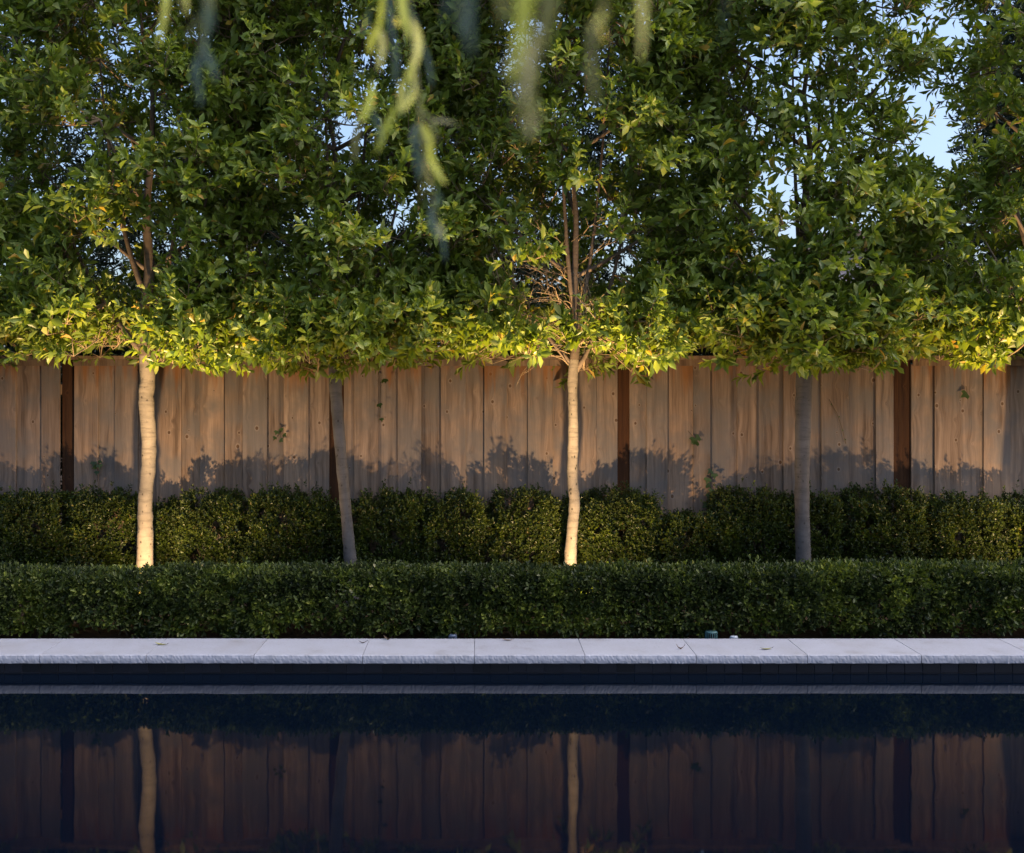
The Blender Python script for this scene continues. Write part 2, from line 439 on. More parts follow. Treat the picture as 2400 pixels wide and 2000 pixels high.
# ------------------------------------------------------------------ the setting: ground, pool, coping
WALL_Y, FENCE_Y, TREE_Y = 7.48, 10.0, 9.40
GZ, COP_Z, COP_B = 0.085, 0.126, 0.066
COP_F, COP_K = 7.455, 7.95
PX0, PX1, PY0 = -9.0, 9.0, 2.6

def ground():
    bx, by = 400.0, 400.0
    x0, x1, y0, y1 = PX0, PX1, PY0, COP_F + 0.10
    v = [(-bx, -by, GZ), (bx, -by, GZ), (bx, by, GZ), (-bx, by, GZ), (x0, y0, GZ), (x1, y0, GZ), (x1, y1, GZ), (x0, y1, GZ)]
    f = [(0, 1, 5, 4), (1, 2, 6, 5), (2, 3, 7, 6), (3, 0, 4, 7)]
    tag(link("ground", mesh_pd("ground", v, f), None, M['soil']), kind="structure")
ground()

water = link("pool_water", mesh_pd("pool_water", [(PX0, PY0, 0), (PX1, PY0, 0), (PX1, WALL_Y + 0.004, 0), (PX0, WALL_Y + 0.004, 0)], [(0, 1, 2, 3)]), None, M['water'])
tag(water, kind="structure")

# pool wall: grout sheet with a row of waterline tiles, a joined lower row under the water line
wall = empty("pool_wall", (0, WALL_Y, 0)); tag(wall, kind="structure")
v, f = box_vf(PX0, PX1, 0.006, 0.25, -1.4, COP_B - 0.001)
link("wall_shell", mesh_pd("wall_shell", v, f), wall, M['grout'])
TW = 42.2 / FPX * WALL_Y
v, f = chamfer_box(-TW / 2 + 0.0018, TW / 2 - 0.0018, 0.0, 0.012, 0.009, COP_B - 0.003, 0.0015)
tile_mesh = mesh_pd("tile", v, f); tile_mesh.materials.append(M['tile'])
k0 = int((wx(-120, WALL_Y)) / TW); k1 = int((wx(2520, WALL_Y)) / TW)
for k in range(k0, k1 + 1):
    t = link("tile", tile_mesh, wall)
    t.location = ((k + 0.2) * TW, rnd.uniform(-0.0007, 0.0007), rnd.uniform(-0.0008, 0.0008))
    t.rotation_euler = (rnd.uniform(-0.012, 0.012), 0, rnd.uniform(-0.01, 0.01))
VV, FF = [], []
for k in range(k0 - 12, k1 + 13):
    q, w = chamfer_box((k + 0.2) * TW - TW / 2 + 0.0018, (k + 0.2) * TW + TW / 2 - 0.0018, 0.0, 0.012, -0.11, 0.0055, 0.0015)
    FF += [tuple(i + len(VV) for i in p) for p in w]; VV += q
o = link("tile_row", mesh_pd("tile_row", VV, FF), wall, M['tile']); o["kind"] = "stuff"

# coping: rock-faced limestone blocks
def coping_stone(x0, x1, seed):
    r = random.Random(seed)
    w = x1 - x0; n = max(8, int(w / 0.011)); V = []; F = []
    ph = r.uniform(0, 50)
    rows = 6
    for i in range(n + 1):
        x = -w / 2 + w * i / n
        s = (ph + x) * 14.0
        sc_ = abs(math.sin(s * 2.1 + 0.9 * math.sin(s * 0.7)))          # scallops left by the chisel
        jt = 0.003 * sc_ + r.uniform(-0.001, 0.001)
        jb = r.uniform(0, 0.0035) + 0.003 * abs(math.sin(s * 1.3 + 1.0))
        yb = [0.012 + jt * 1.2, 0.003 + r.uniform(-.002, .002), r.uniform(-.0011, .0011), r.uniform(-.0011, .0011), 0.002 + r.uniform(-.002, .002), 0.009]
        zb = [COP_Z, COP_Z - 0.003 - jt, COP_Z - 0.022, COP_B + 0.024, COP_B + 0.004 + jb, COP_B + jb * 0.4]
        for y, z in zip(yb, zb): V.append((x, y, z))
        V.append((x, COP_K - COP_F, COP_Z)); V.append((x, COP_K - COP_F, COP_B))
    c = rows + 2
    for i in range(n):
        a, b = i * c, (i + 1) * c
        for j in range(rows - 1): F.append((a + j, a + j + 1, b + j + 1, b + j))
        F.append((a, b, b + rows, a + rows))
        F.append((a + rows, b + rows, b + rows + 1, a + rows + 1))
        F.append((a + rows - 1, a + rows + 1, b + rows + 1, b + rows - 1))
    for a in (0, n * c):
        F.append(tuple(a + j for j in (list(range(rows)) + [rows + 1, rows])))
    return mesh_pd("coping_stone", V, F)

coping = empty("pool_coping", (0, COP_F, 0)); tag(coping, kind="structure")
v, f = box_vf(PX0, PX1, 0.03, COP_K - COP_F - 0.01, COP_B + 0.002, COP_Z - 0.006)
link("mortar_bed", mesh_pd("mortar_bed", v, f), coping, M['mortar'])
joints = [-880, -640, -396, -150, 92, 342, 595, 850, 1112, 1371, 1632, 1893, 2160, 2420, 2680, 2940, 3200]
xs = [wx(p, COP_F) for p in joints]
for i in range(len(xs) - 1):
    g = 0.0018
    o = link("coping_stone", coping_stone(xs[i] + g, xs[i + 1] - g, i), coping, M['stone'])
    o.location = ((xs[i] + xs[i + 1]) / 2, rnd.uniform(-0.002, 0.002), rnd.uniform(-0.001, 0.001))

# near side of the pool, under the photographer
deck = tag(link("pool_deck", mesh_pd("pool_deck", *box_vf(PX0, PX1, -6.0, PY0, GZ + 0.004, COP_Z)), None, M['stone']), kind="structure")

# ------------------------------------------------------------------ fence
fence = empty("board_fence", (0, FENCE_Y, GZ))
tag(fence, "weathered cedar board fence with dark stained posts behind the trees", "fence")
FZ = GZ
TOPB = CAMZ - (858 - CY) * FENCE_Y / FPX - FZ           # top of the boards above fence base
def fx(px): return wx(px, FENCE_Y)
bays = [
    (175, [(175, 232, 1), (232, 269, 0), (269, 325, 1), (325, 367, 0), (367, 426, 1), (426, 470, 0), (470, 527, 1), (527, 569, 0), (569, 627, 1), (627, 665, 0), (665, 724, 1), (724, 771, 0)], 771),
    (806, [(806, 830, 0), (830, 887, 1), (887, 932, 0), (932, 988, 1), (988, 1033, 0), (1033, 1092, 1), (1092, 1134, 0), (1134, 1188, 1), (1188, 1236, 0), (1236, 1296, 1), (1296, 1340, 0), (1340, 1398, 1), (1398, 1447, 0)], 1447),
    (1476, [(1476, 1514, 0), (1514, 1564, 1), (1564, 1624, 0), (1624, 1665, 1), (1665, 1727, 0), (1727, 1773, 1), (1773, 1834, 0), (1834, 1878, 1), (1878, 1923, 0), (1923, 1988, 1), (1988, 2051, 0), (2051, 2093, 1)], 2104),
    (2136, [(2136, 2188, 0), (2188, 2252, 1), (2252, 2302, 0), (2302, 2366, 1), (2366, 2412, 0), (2412, 2470, 1), (2470, 2516, 0), (2516, 2574, 1), (2574, 2620, 0), (2620, 2678, 1), (2678, 2730, 0), (2730, 2766, 1)], 2768),
    (-482, [(-482, -440, 0), (-440, -382, 1), (-382, -338, 0), (-338, -280, 1), (-280, -236, 0), (-236, -178, 1), (-178, -134, 0), (-134, -76, 1), (-76, -16, 0), (-16, 40, 1), (40, 98, 0), (98, 143, 1)], 144),
    (2800, [(2800 + k * 52, 2852 + k * 52, k % 2) for k in range(12)], 3424),
    (-1140, [(-1140 + k * 52, -1088 + k * 52, k % 2) for k in range(12)], -516),
]
posts = [(144, 175), (771, 806), (1447, 1476), (2104, 2136), (2768, 2800), (-514, -482)]
for start, boards, end in bays:
    for a, b, front in boards:
        xa, xb = fx(a), fx(b)
        ov = 0.0 if front else 0.022
        lo = 0.03 + rnd.uniform(-0.01, 0.01)
        y0 = -0.020 if front else 0.001
        xm = (xa + xb) / 2; hw = (xb - xa) / 2 + ov - (0.002 if front else 0)
        if a == start: hw_l = (xb - xa) / 2
        else: hw_l = hw
        hw_r = (xb - xa) / 2 if b in (end, 2093) else hw
        v, f = chamfer_box(-hw_l, hw_r, 0, 0.018, lo, TOPB + 0.012, 0.002)
        o = link("board", mesh_pd("board", v, f), fence, M['board'])
        o.location = (xm, y0 + rnd.uniform(-0.003, 0.003), 0)
        o.rotation_euler = (rnd.uniform(-0.001, 0.001), rnd.uniform(-0.0016, 0.0016), rnd.uniform(-0.012, 0.012))
    # trim under the cap, one run for each bay
    v, f = chamfer_box(fx(start) + 0.001, fx(end) - 0.001, -0.046, -0.024, TOPB, TOPB + 0.052, 0.003)
    link("trim_board", mesh_pd("trim_board", v, f), fence, M['cap'])
    v, f = box_vf(fx(start), fx(end), 0.026, 0.062, 0.35, 0.44)
    link("rail", mesh_pd("rail", v, f), fence, M['cap'])
    v, f = box_vf(fx(start), fx(end), 0.026, 0.062, TOPB - 0.25, TOPB - 0.16)
    link("rail", mesh_pd("rail", v, f), fence, M['cap'])
for a, b in posts:
    v, f = chamfer_box(-(fx(b) - fx(a)) / 2 - 0.003, (fx(b) - fx(a)) / 2 + 0.003, 0.0, 0.10, 0.0, TOPB + 0.05, 0.004)
    o = link("post", mesh_pd("post", v, f), fence, M['post'])
    o.location = ((fx(a) + fx(b)) / 2, 0.022, 0)
    if a == 2104:
        v, f = box_vf(fx(2093), fx(2105), -0.004, 0.02, 0.03, TOPB)
        o = link("gap_shade_strip", mesh_pd("gap_shade_strip", v, f), fence, M['post'])  # dark strip standing in for the shaded gap between board and post
        o.location = (0, 0.006, 0)
cuts = [-1140, -520, 158, 787, 1462, 2122, 2784, 3424]
for a, b in zip(cuts[:-1], cuts[1:]):
    v, f = chamfer_box(fx(a) + 0.001, fx(b) - 0.001, -0.075, 0.11, TOPB + 0.054, TOPB + 0.086, 0.004)
    link("cap_rail", mesh_pd("cap_rail", v, f), fence, M['cap'])

# ------------------------------------------------------------------ leaves
LEAF_T = np.array([[0, 0, 0], [-0.30, 0.30, 0.08], [0, 0.30, 0.0], [0.30, 0.30, 0.08],
                   [-0.47, 0.66, 0.07], [0, 0.66, -0.02], [0.47, 0.66, 0.07], [0, 1.0, -0.14]])
LEAF_F = np.array([(0, 2, 1), (0, 3, 2), (1, 2, 5), (1, 5, 4), (2, 3, 6), (2, 6, 5), (4, 5, 7), (5, 6, 7)])
BACK_T = np.array([[0, 0, 0], [-0.47, 0.58, 0.08], [0, 0.58, 0.0], [0.47, 0.58, 0.08], [0, 1.0, -0.12]])
BACK_F = np.array([(0, 2, 1), (0, 3, 2), (1, 2, 4), (2, 3, 4)])
SMALL_T = np.array([[0, 0, 0], [-0.5, 0.5, 0.10], [0, 1.0, -0.05], [0.5, 0.5, 0.10]])
SMALL_F = np.array([(0, 2, 1), (0, 3, 2)])

CURL = np.random.default_rng(99)
def leaves(org, dr, nrm, ln, wd, T=LEAF_T, F=LEAF_F):
    """org, dr, nrm (n,3); ln, wd (n,) -> vertices, triangles"""
    sd = np.cross(dr, nrm)
    V = (org[:, None, :] + T[None, :, 1, None] * (ln[:, None] * dr)[:, None, :]
         + T[None, :, 0, None] * (wd[:, None] * sd)[:, None, :]
         + T[None, :, 2, None] * ((ln * CURL.uniform(0.2, 2.4, len(ln)))[:, None] * nrm)[:, None, :])
    n = len(org); k = len(T)
    FF = (F[None] + (np.arange(n) * k)[:, None, None]).reshape(-1, 3)
    return V.reshape(-1, 3), FF

def unit(a): return a / (np.linalg.norm(a, axis=-1, keepdims=True) + 1e-9)

def shoot_leaves(P, D, n, length, ang, rng, droop=0.0, size=(0.1, 0.04), jit=0.25):
    """whorls of leaves up a set of shoots: returns org, dir, normal, len, wid"""
    S = len(P); D = unit(D)
    a = np.where(np.abs(D[:, 2:3]) < 0.9, np.array([[0, 0, 1.0]]), np.array([[1.0, 0, 0]]))
    U = unit(np.cross(D, a)); Vv = np.cross(U, D)
    t = (np.arange(n) + 0.5) / n
    t = np.clip(t[None] + rng.normal(0, 0.06, (S, n)), 0, 1)
    az = np.arange(n)[None] * 2.39996 + rng.uniform(0, 6.28, (S, 1)) + rng.normal(0, 0.3, (S, n))
    an = np.radians(ang[0] + (ang[1] - ang[0]) * t + rng.normal(0, 12, (S, n)))
    rad = np.cos(az)[..., None] * U[:, None] + np.sin(az)[..., None] * Vv[:, None]
    dr = np.cos(an)[..., None] * D[:, None] + np.sin(an)[..., None] * rad
    dr = dr + rng.normal(0, jit * 0.4, dr.shape)
    dr[..., 2] -= droop
    dr = unit(dr)
    nm = D[:, None] + rng.normal(0, jit, dr.shape)
    nm = nm - dr * np.sum(nm * dr, -1, keepdims=True)
    nm = unit(nm)
    org = P[:, None] + D[:, None] * (t * length[:, None])[..., None]
    sz = rng.uniform(0.72, 1.15, (S, n)) * (1.0 - 0.25 * (t - 0.4) ** 2)
    ln = size[0] * sz; wd = size[1] * sz * rng.uniform(0.85, 1.15, (S, n))
    r = lambda q: q.reshape(-1, *q.shape[2:])
    return r(org), r(dr), r(nm), r(ln), r(wd)

# one leaf blade for the leaves that are objects of their own
def blade(name, mat):
    m = mesh_tris(name, LEAF_T * np.array([1, 1, 1]), LEAF_F)
    m.materials.append(mat)
    return m

def leaf_matrix(org, dr, nm, ln, wd):
    sd = np.cross(dr, nm)
    return Matrix(((sd[0] * wd, dr[0] * ln, nm[0] * ln, org[0]), (sd[1] * wd, dr[1] * ln, nm[1] * ln, org[1]),
                   (sd[2] * wd, dr[2] * ln, nm[2] * ln, org[2]), (0, 0, 0, 1)))

# ------------------------------------------------------------------ the pleached trees
def trunk_mesh(name, pts, radii, seed, sides=18, sub=5):
    pts = np.asarray(pts, float)
    t = np.linspace(0, len(pts) - 1, (len(pts) - 1) * sub + 1)
    # Catmull-Rom through the joints
    P = np.vstack([2 * pts[0] - pts[1], pts, 2 * pts[-1] - pts[-2]])
    out, rr = [], []
    for q in t:
        i = min(int(q), len(pts) - 2); u = q - i
        p0, p1, p2, p3 = P[i], P[i + 1], P[i + 2], P[i + 3]
        out.append(0.5 * ((2 * p1) + (-p0 + p2) * u + (2 * p0 - 5 * p1 + 4 * p2 - p3) * u * u + (-p0 + 3 * p1 - 3 * p2 + p3) * u ** 3))
        rr.append(radii[i] * (1 - u) + radii[i + 1] * u)
    V, F = tube_np(out, rr, sides)
    V = V.copy(); n = len(out)
    r2 = np.random.default_rng(seed)
    for i in range(n):
        c = np.array(out[i])
        for k in range(sides):
            d = V[i * sides + k] - c
            a = 2 * math.pi * k / sides
            s = 1 + 0.045 * math.sin(a * 2 + i * 0.31 + seed) + 0.035 * math.sin(a * 3 - i * 0.53 + seed * 2) + 0.035 * math.sin(i * 1.9 + seed) + 0.03 * math.sin(i * 3.7 + seed * 3) + r2.normal(0, 0.02)
            V[i * sides + k] = c + d * s
    return mesh_tris(name, V, F), np.array(out)

UNITS = {}
def pleached_tree(label, px_pts, radii, seed, n_blobs, keep=None, bark='bark', blob_shoots=13, sparse=None, ntop=5.9, forkz=1.91, twig_only=None, leader_w=0.045, lit=False, bare_limbs=0):
    rng = np.random.default_rng(seed)
    base = W(px_pts[-1][0], 0, TREE_Y); bx = base.x
    root = empty("pleached_tree", (bx, TREE_Y, GZ))
    tag(root, label, "tree", "pleached trees along the fence")
    off = np.array([bx, TREE_Y, GZ])
    pts = [np.array([wx(px, TREE_Y), TREE_Y + dy, CAMZ - (py - CY) * TREE_Y / FPX]) - off for px, py, dy in reversed(px_pts)]
    pts = [np.array([pts[0][0], 0, -0.02])] + pts
    top = pts[-1]
    ext = [top + np.array([rng.normal(0, 0.02), rng.normal(0, 0.02), h]) for h in (0.35, 0.8, 1.3, 1.8)]
    rt = radii[-1]
    m, line = trunk_mesh("trunk", pts + ext, list(radii) + [rt * 0.78, rt * 0.64, rt * 0.5, rt * 0.36], seed)
    link("trunk", m, root, M[bark])
    m.materials.append(M['limb'])          # browner bark above the fork
    co = np.zeros(len(m.vertices) * 3, np.float32); m.vertices.foreach_get("co", co)
    tri = np.zeros(len(m.loops), np.int32); m.loops.foreach_get("vertex_index", tri)
    zc_ = co.reshape(-1, 3)[tri.reshape(-1, 3), 2].mean(1)
    m.polygons.foreach_set("material_index", (zc_ > top[2] + 0.12).astype(np.int32))
    # leader and limbs
    limbs = []
    H = ntop - GZ
    lead = [ext[-2] - np.array([0, 0, 0.02]), ext[-1]]
    z = ext[-1][2]
    while z < H - 0.5:
        z += 0.45
        lead.append(np.array([top[0] + rng.normal(0, 0.05), rng.normal(0, 0.05), z]))
    limbs.append((np.array(lead), np.linspace(rt * 0.42, 0.008, len(lead))))
    lead = [top] + ext[:-1] + lead[1:]
    for k in range(4):            # limbs that fan out from the fork
        a = [-0.9, 0.75, -0.3, 0.35][k] + rng.normal(0, 0.1)
        st = top + np.array([0, 0, [0.10, 0.02, 0.55, 0.32][k] + rng.uniform(-0.03, 0.05)])
        e = st + np.array([math.sin(a) * 1.0, rng.uniform(-0.35, 0.35), math.cos(a) * (2.2 + 0.6 * (k % 2))])
        mid = st + np.array([math.sin(a) * 0.62, rng.uniform(-0.15, 0.1), 0.55])
        limbs.append((bez(st, mid, e, 9), np.linspace(leader_w * 0.55, 0.006, 9)))
    for k in range(9):            # side limbs off the leader
        zz = top[2] + 0.15 + (H - top[2] - 1.0) * (k + 0.5) / 9
        i = np.argmin(np.abs(np.array(lead)[:, 2] - zz)); s = lead[i]
        a = rng.uniform(0, 6.28) if k % 3 == 0 else (0.0 if k % 2 else math.pi) + rng.normal(0, 0.5)
        e = s + np.array([math.cos(a) * 0.85, math.sin(a) * 0.6, 0.55 + rng.uniform(-0.1, 0.3)])
        limbs.append((bez(s, s + (e - s) * 0.5 + np.array([0, 0, -0.08]), e, 7), np.linspace(0.02, 0.006, 7)))
    for p, r in limbs:
        V, F = tube_np(p, r, 7)
        link("limb", mesh_tris("limb", V, F), root, M['limb'])
    nodes = np.concatenate([p for p, r in limbs] + [np.array([top] + ext)])
    nodes = nodes[nodes[:, 2] > top[2] - 0.05]
    # foliage clumps fill a flat-bottomed upright crown
    hx, hy = 0.98, 0.78
    zb = forkz - GZ
    cl = []
    tries = 0
    while len(cl) < n_blobs and tries < n_blobs * 60:
        tries += 1
        p = np.array([rng.uniform(-hx, hx), rng.uniform(-hy, hy), rng.uniform(zb + 0.08, H)])
        if len(cl) < n_blobs * 0.24: p[2] = zb + rng.uniform(0.05, 0.55)
        q = (abs(p[0]) / hx) ** 3 + (abs(p[1]) / hy) ** 3
        if q > 1: continue
        if p[2] < zb + 0.10 + 0.32 * (abs(p[0]) / hx) ** 4 + 0.10 * snoise(p[0] * 5.0, seed): continue
        if q < 0.16 and rng.random() < (0.88 if lit else 0.6): continue
        if lit and p[2] < zb + 1.1 and math.hypot(p[0] * 1.1, p[1] + 0.45) < 0.42 and rng.random() < 0.9: continue
        if p[1] > 0.35 and rng.random() < 0.45: continue
        if cl and min(np.linalg.norm((np.array(cl) - p) / np.array([1, 1, 0.85]), axis=1)) < 0.135: continue
        if sparse is not None and rng.random() < sparse(p[0] + bx, p[1] + TREE_Y, p[2] + GZ): continue
        cl.append(p)
    tw = Soup(); P, D, Ls = [], [], []
    for c in cl:
        nd = nodes[np.argmin(np.linalg.norm((nodes - c) * np.array([1, 1, 1.25]) + np.array([0, 0, -0.18]), axis=1))]
        mid = (nd + c) / 2 + rng.normal(0, 0.05, 3) + np.array([0, 0, -0.05])
        bp = bez(nd, mid, c, 5)
        V, F = tube_np(bp, np.linspace(0.0085, 0.0035, 5), 4); tw.add(V, F)
        bare = twig_only is not None and twig_only(c[0] + bx, c[1] + TREE_Y, c[2] + GZ)
        k = blob_shoots if not bare else 4
        out = unit(np.array([c[0] * 0.8, c[1] * 1.0, 0.0]))
        for s in range(k):
            d = rng.normal(0, 1, 3); d = unit(d)
            d = unit(d * 0.75 + out * 0.45 + np.array([0, -0.12, 0.62]))
            st = bp[rng.integers(2, 5)]
            ln = rng.uniform(0.10, 0.27) if not bare else rng.uniform(0.2, 0.5)
            e = st + d * ln
            if e[2] < zb - 0.02:
                d[2] = abs(d[2]) * 0.3; d = unit(d); e = st + d * ln
            md = (st + e) / 2 + rng.normal(0, 0.015, 3)
            V, F = tube_np([st, e], [0.0036, 0.002], 3); tw.add(V, F)
            if bare:
                for _ in range(2):
                    e2 = md + unit(d + rng.normal(0, 0.6, 3)) * rng.uniform(0.08, 0.2)
                    V, F = tube_np([md, (md + e2) / 2 + rng.normal(0, 0.01, 3), e2], [0.0028, 0.0022, 0.0014], 3); tw.add(V, F)
                if rng.random() > 0.10: continue
            P.append(e - d * 0.10); D.append(d); Ls.append(rng.uniform(0.12, 0.26))
    for b in range(bare_limbs):   # leafless limbs and twigs round the fork
        hh = 0.05 + 1.05 * b / max(1, bare_limbs)
        sd = -1 if rng.random() < 0.78 else 1
        st = top + np.array([0, 0, hh])
        e = st + np.array([sd * rng.uniform(0.3, 0.75), rng.uniform(-0.6, 0.15), rng.uniform(-0.05, 0.32)])
        pl = bez(st, (st + e) / 2 + np.array([0, 0, rng.uniform(0.02, 0.14)]), e, 7) + np.vstack([np.zeros((1, 3)), rng.normal(0, 0.010, (6, 3))])
        V, F = tube_np(pl, np.linspace(0.0048, 0.0016, 7), 5); tw.add(V, F)
        for _ in range(13):
            i = rng.integers(1, 7); dd = unit(e - st + rng.normal(0, 0.35, 3)); ll = rng.uniform(0.08, 0.3)
            e2 = pl[i] + dd * ll
            V, F = tube_np([pl[i], pl[i] + dd * ll * 0.5 + rng.normal(0, 0.014, 3), e2], [0.0021, 0.0017, 0.001], 3); tw.add(V, F)
    P, D, Ls = np.array(P), np.array(D), np.array(Ls)
    o = link("twigs", tw.mesh("twigs"), root, M['twig']); o["kind"] = "stuff"
    dro = 0.12
    org, dr, nm, ln, wd = shoot_leaves(P, D, 12, Ls, (66, 18), rng, droop=dro, size=(0.110, 0.045), jit=0.32)
    sc = np.repeat(rng.uniform(0.62, 1.22, len(P)), 12); ln, wd = ln * sc, wd * sc
    # leaves low in the crown hang
    low = np.clip((zb + 0.35 - org[:, 2]) / 0.45, 0, 1)[:, None] * 0.75
    dr = unit(dr + low * np.array([0, 0, -0.9])); nm = unit(nm - dr * np.sum(nm * dr, -1, keepdims=True))
    keepm = org[:, 2] + dr[:, 2] * ln > zb - 0.14 - 0.10 * np.array([snoise(q * 4.0, seed) for q in org[:, 0]])
    org, dr, nm, ln, wd = org[keepm], dr[keepm], nm[keepm], ln[keepm], wd[keepm]
    # the 300 leaves that show largest are parts, the rest is one mass
    wp = org + off; py_ = CY + (CAMZ - wp[:, 2]) * FPX / wp[:, 1]; px_ = CX + wp[:, 0] * FPX / wp[:, 1]
    inv = (py_ > 5) & (py_ < 930) & (px_ > 5) & (px_ < 2395)
    score = np.where(inv, (org[:, 1] + hy + 0.5) - 0.5 * np.abs(nm[:, 1]), 99)
    order = np.argsort(score); nb = int(min(300, inv.sum()))
    pick = order[:nb]; rest = np.ones(len(org), bool); rest[pick] = False
    fr = rest & (org[:, 1] < -0.38) & (org[:, 2] < 3.7); bk = rest & ~fr      # leaves at the back are simpler blades
    V, F = leaves(org[fr], dr[fr], nm[fr], ln[fr], wd[fr])
    V2, F2 = leaves(org[bk], dr[bk], nm[bk], ln[bk], wd[bk], BACK_T, BACK_F)
    mi = np.concatenate([np.repeat((rng.random(fr.sum()) < 0.35).astype(int), len(LEAF_F)), np.repeat((rng.random(bk.sum()) < 0.35).astype(int), len(BACK_F))])
    me = mesh_tris("foliage", np.concatenate([V, V2]), np.concatenate([F, F2 + len(V)]), mi); me.materials.append(M['leaf']); me.materials.append(M['leaf_dark'])
    o = link("foliage", me, root); o["kind"] = "stuff"
    for i in pick:
        lo = link("leaf", UNITS['leaf' if rng.random() > 0.35 else 'leaf_dark'], root)
        lo.matrix_basis = leaf_matrix(org[i], dr[i], nm[i], ln[i], wd[i])
    return root

UNITS['leaf'] = blade("leaf", M['leaf']); UNITS['leaf_dark'] = blade("leaf_dark", M['leaf_dark'])

def pix(x, y, z): return CX + x * FPX / y, CY + (CAMZ - z) * FPX / y
def sp_open(cx, cy, rx, ry, amt):
    def f(x, y, z):
        a, b = pix(x, y, z)
        return amt if ((a - cx) / rx) ** 2 + ((b - cy) / ry) ** 2 < 1 else 0.0
    return f
def any_(*fs): return lambda x, y, z: max(g(x, y, z) for g in fs)

pleached_tree("broadleaf tree with thick gold-lit trunk near the left edge",
    [(345, 868, 0), (343, 930, 0), (348, 1010, 0), (348, 1090, 0), (341, 1170, 0), (340, 1240, 0), (340, 1325, 0), (340, 1400, 0)],
    [0.072, 0.068, 0.064, 0.061, 0.060, 0.059, 0.059, 0.060, 0.064], 101, 262, leader_w=0.05, lit=True)
pleached_tree("broadleaf tree with unlit leaning trunk between the two gold-lit trunks",
    [(785, 868, 0), (790, 960, 0), (799, 1060, 0), (809, 1180, 0), (818, 1280, 0), (824, 1340, 0), (826, 1400, 0)],
    [0.060, 0.058, 0.053, 0.050, 0.047, 0.046, 0.047, 0.052], 102, 265, bark='bark_unlit')
pleached_tree("broadleaf tree with thin gold-lit trunk and bare twigs at its fork",
    [(1343, 880, 0), (1343, 960, 0), (1343, 1040, 0), (1342, 1120, 0), (1346, 1180, 0), (1341, 1250, 0), (1336, 1325, 0), (1335, 1400, 0)],
    [0.062, 0.058, 0.050, 0.046, 0.047, 0.042, 0.042, 0.040, 0.043], 103, 262, bark='bark_rough', lit=True, bare_limbs=18,
    twig_only=sp_open(1275, 705, 135, 95, 1.0), leader_w=0.042)
pleached_tree("broadleaf tree with straight unlit grey trunk, rightmost trunk in view",
    [(1886, 868, 0), (1882, 960, 0), (1881, 1060, 0), (1880, 1180, 0), (1882, 1325, 0), (1882, 1400, 0)],
    [0.072, 0.066, 0.062, 0.060, 0.059, 0.060, 0.064], 104, 250, bark='bark_unlit',
    sparse=any_(sp_open(2060, 300, 120, 90, 0.55), sp_open(2195, 110, 65, 160, 0.95), sp_open(1890, 250, 40, 80, 0.2), sp_open(1960, 700, 60, 130, 0.4)))
pleached_tree("broadleaf tree at the right edge, only glowing leaves of its crown in view",
    [(2450, 868, 0), (2448, 1060, 0), (2440, 1325, 0), (2440, 1400, 0)],
    [0.07, 0.065, 0.06, 0.055, 0.055], 105, 160, lit=True,
    sparse=any_(sp_open(2185, 200, 85, 230, 0.93), sp_open(2270, 770, 60, 70, 0.4)))
pleached_tree("broadleaf tree at the left edge, only dim leaves of its crown in view",
    [(-180, 868, 0), (-178, 1060, 0), (-175, 1325, 0), (-175, 1400, 0)],
    [0.07, 0.065, 0.06, 0.055, 0.055], 106, 100)

# ------------------------------------------------------------------ clipped hedge and boxwoods
def small_leaf_thing(name, label, cat, group, base, P, D, nleaf, length, ang, size, mat, seed, stems, T=SMALL_T, F=SMALL_F, droop=0.0):
    rng = np.random.default_rng(seed)
    root = empty(name, base); tag(root, label, cat, group)
    off = np.array(base)
    org, dr, nm, ln, wd = shoot_leaves(P - off, D, nleaf, length, ang, rng, droop=droop, size=size, jit=0.35)
    V, F2 = leaves(org, dr, nm, ln, wd, T, F)
    me = mesh_tris("foliage", V, F2, smooth=False); me.materials.append(M[mat])
    o = link("foliage", me, root); o["kind"] = "stuff"
    so = Soup()
    for a, b, r in stems:
        a, b = np.asarray(a) - off, np.asarray(b) - off
        V, F3 = tube_np(bez(a, (a + b) / 2 + rng.normal(0, 0.03, 3), b, 5), np.linspace(r, r * 0.4, 5), 4); so.add(V, F3)
    o = link("stems", so.mesh("stems"), root, M['stem']); o["kind"] = "stuff"
    return root

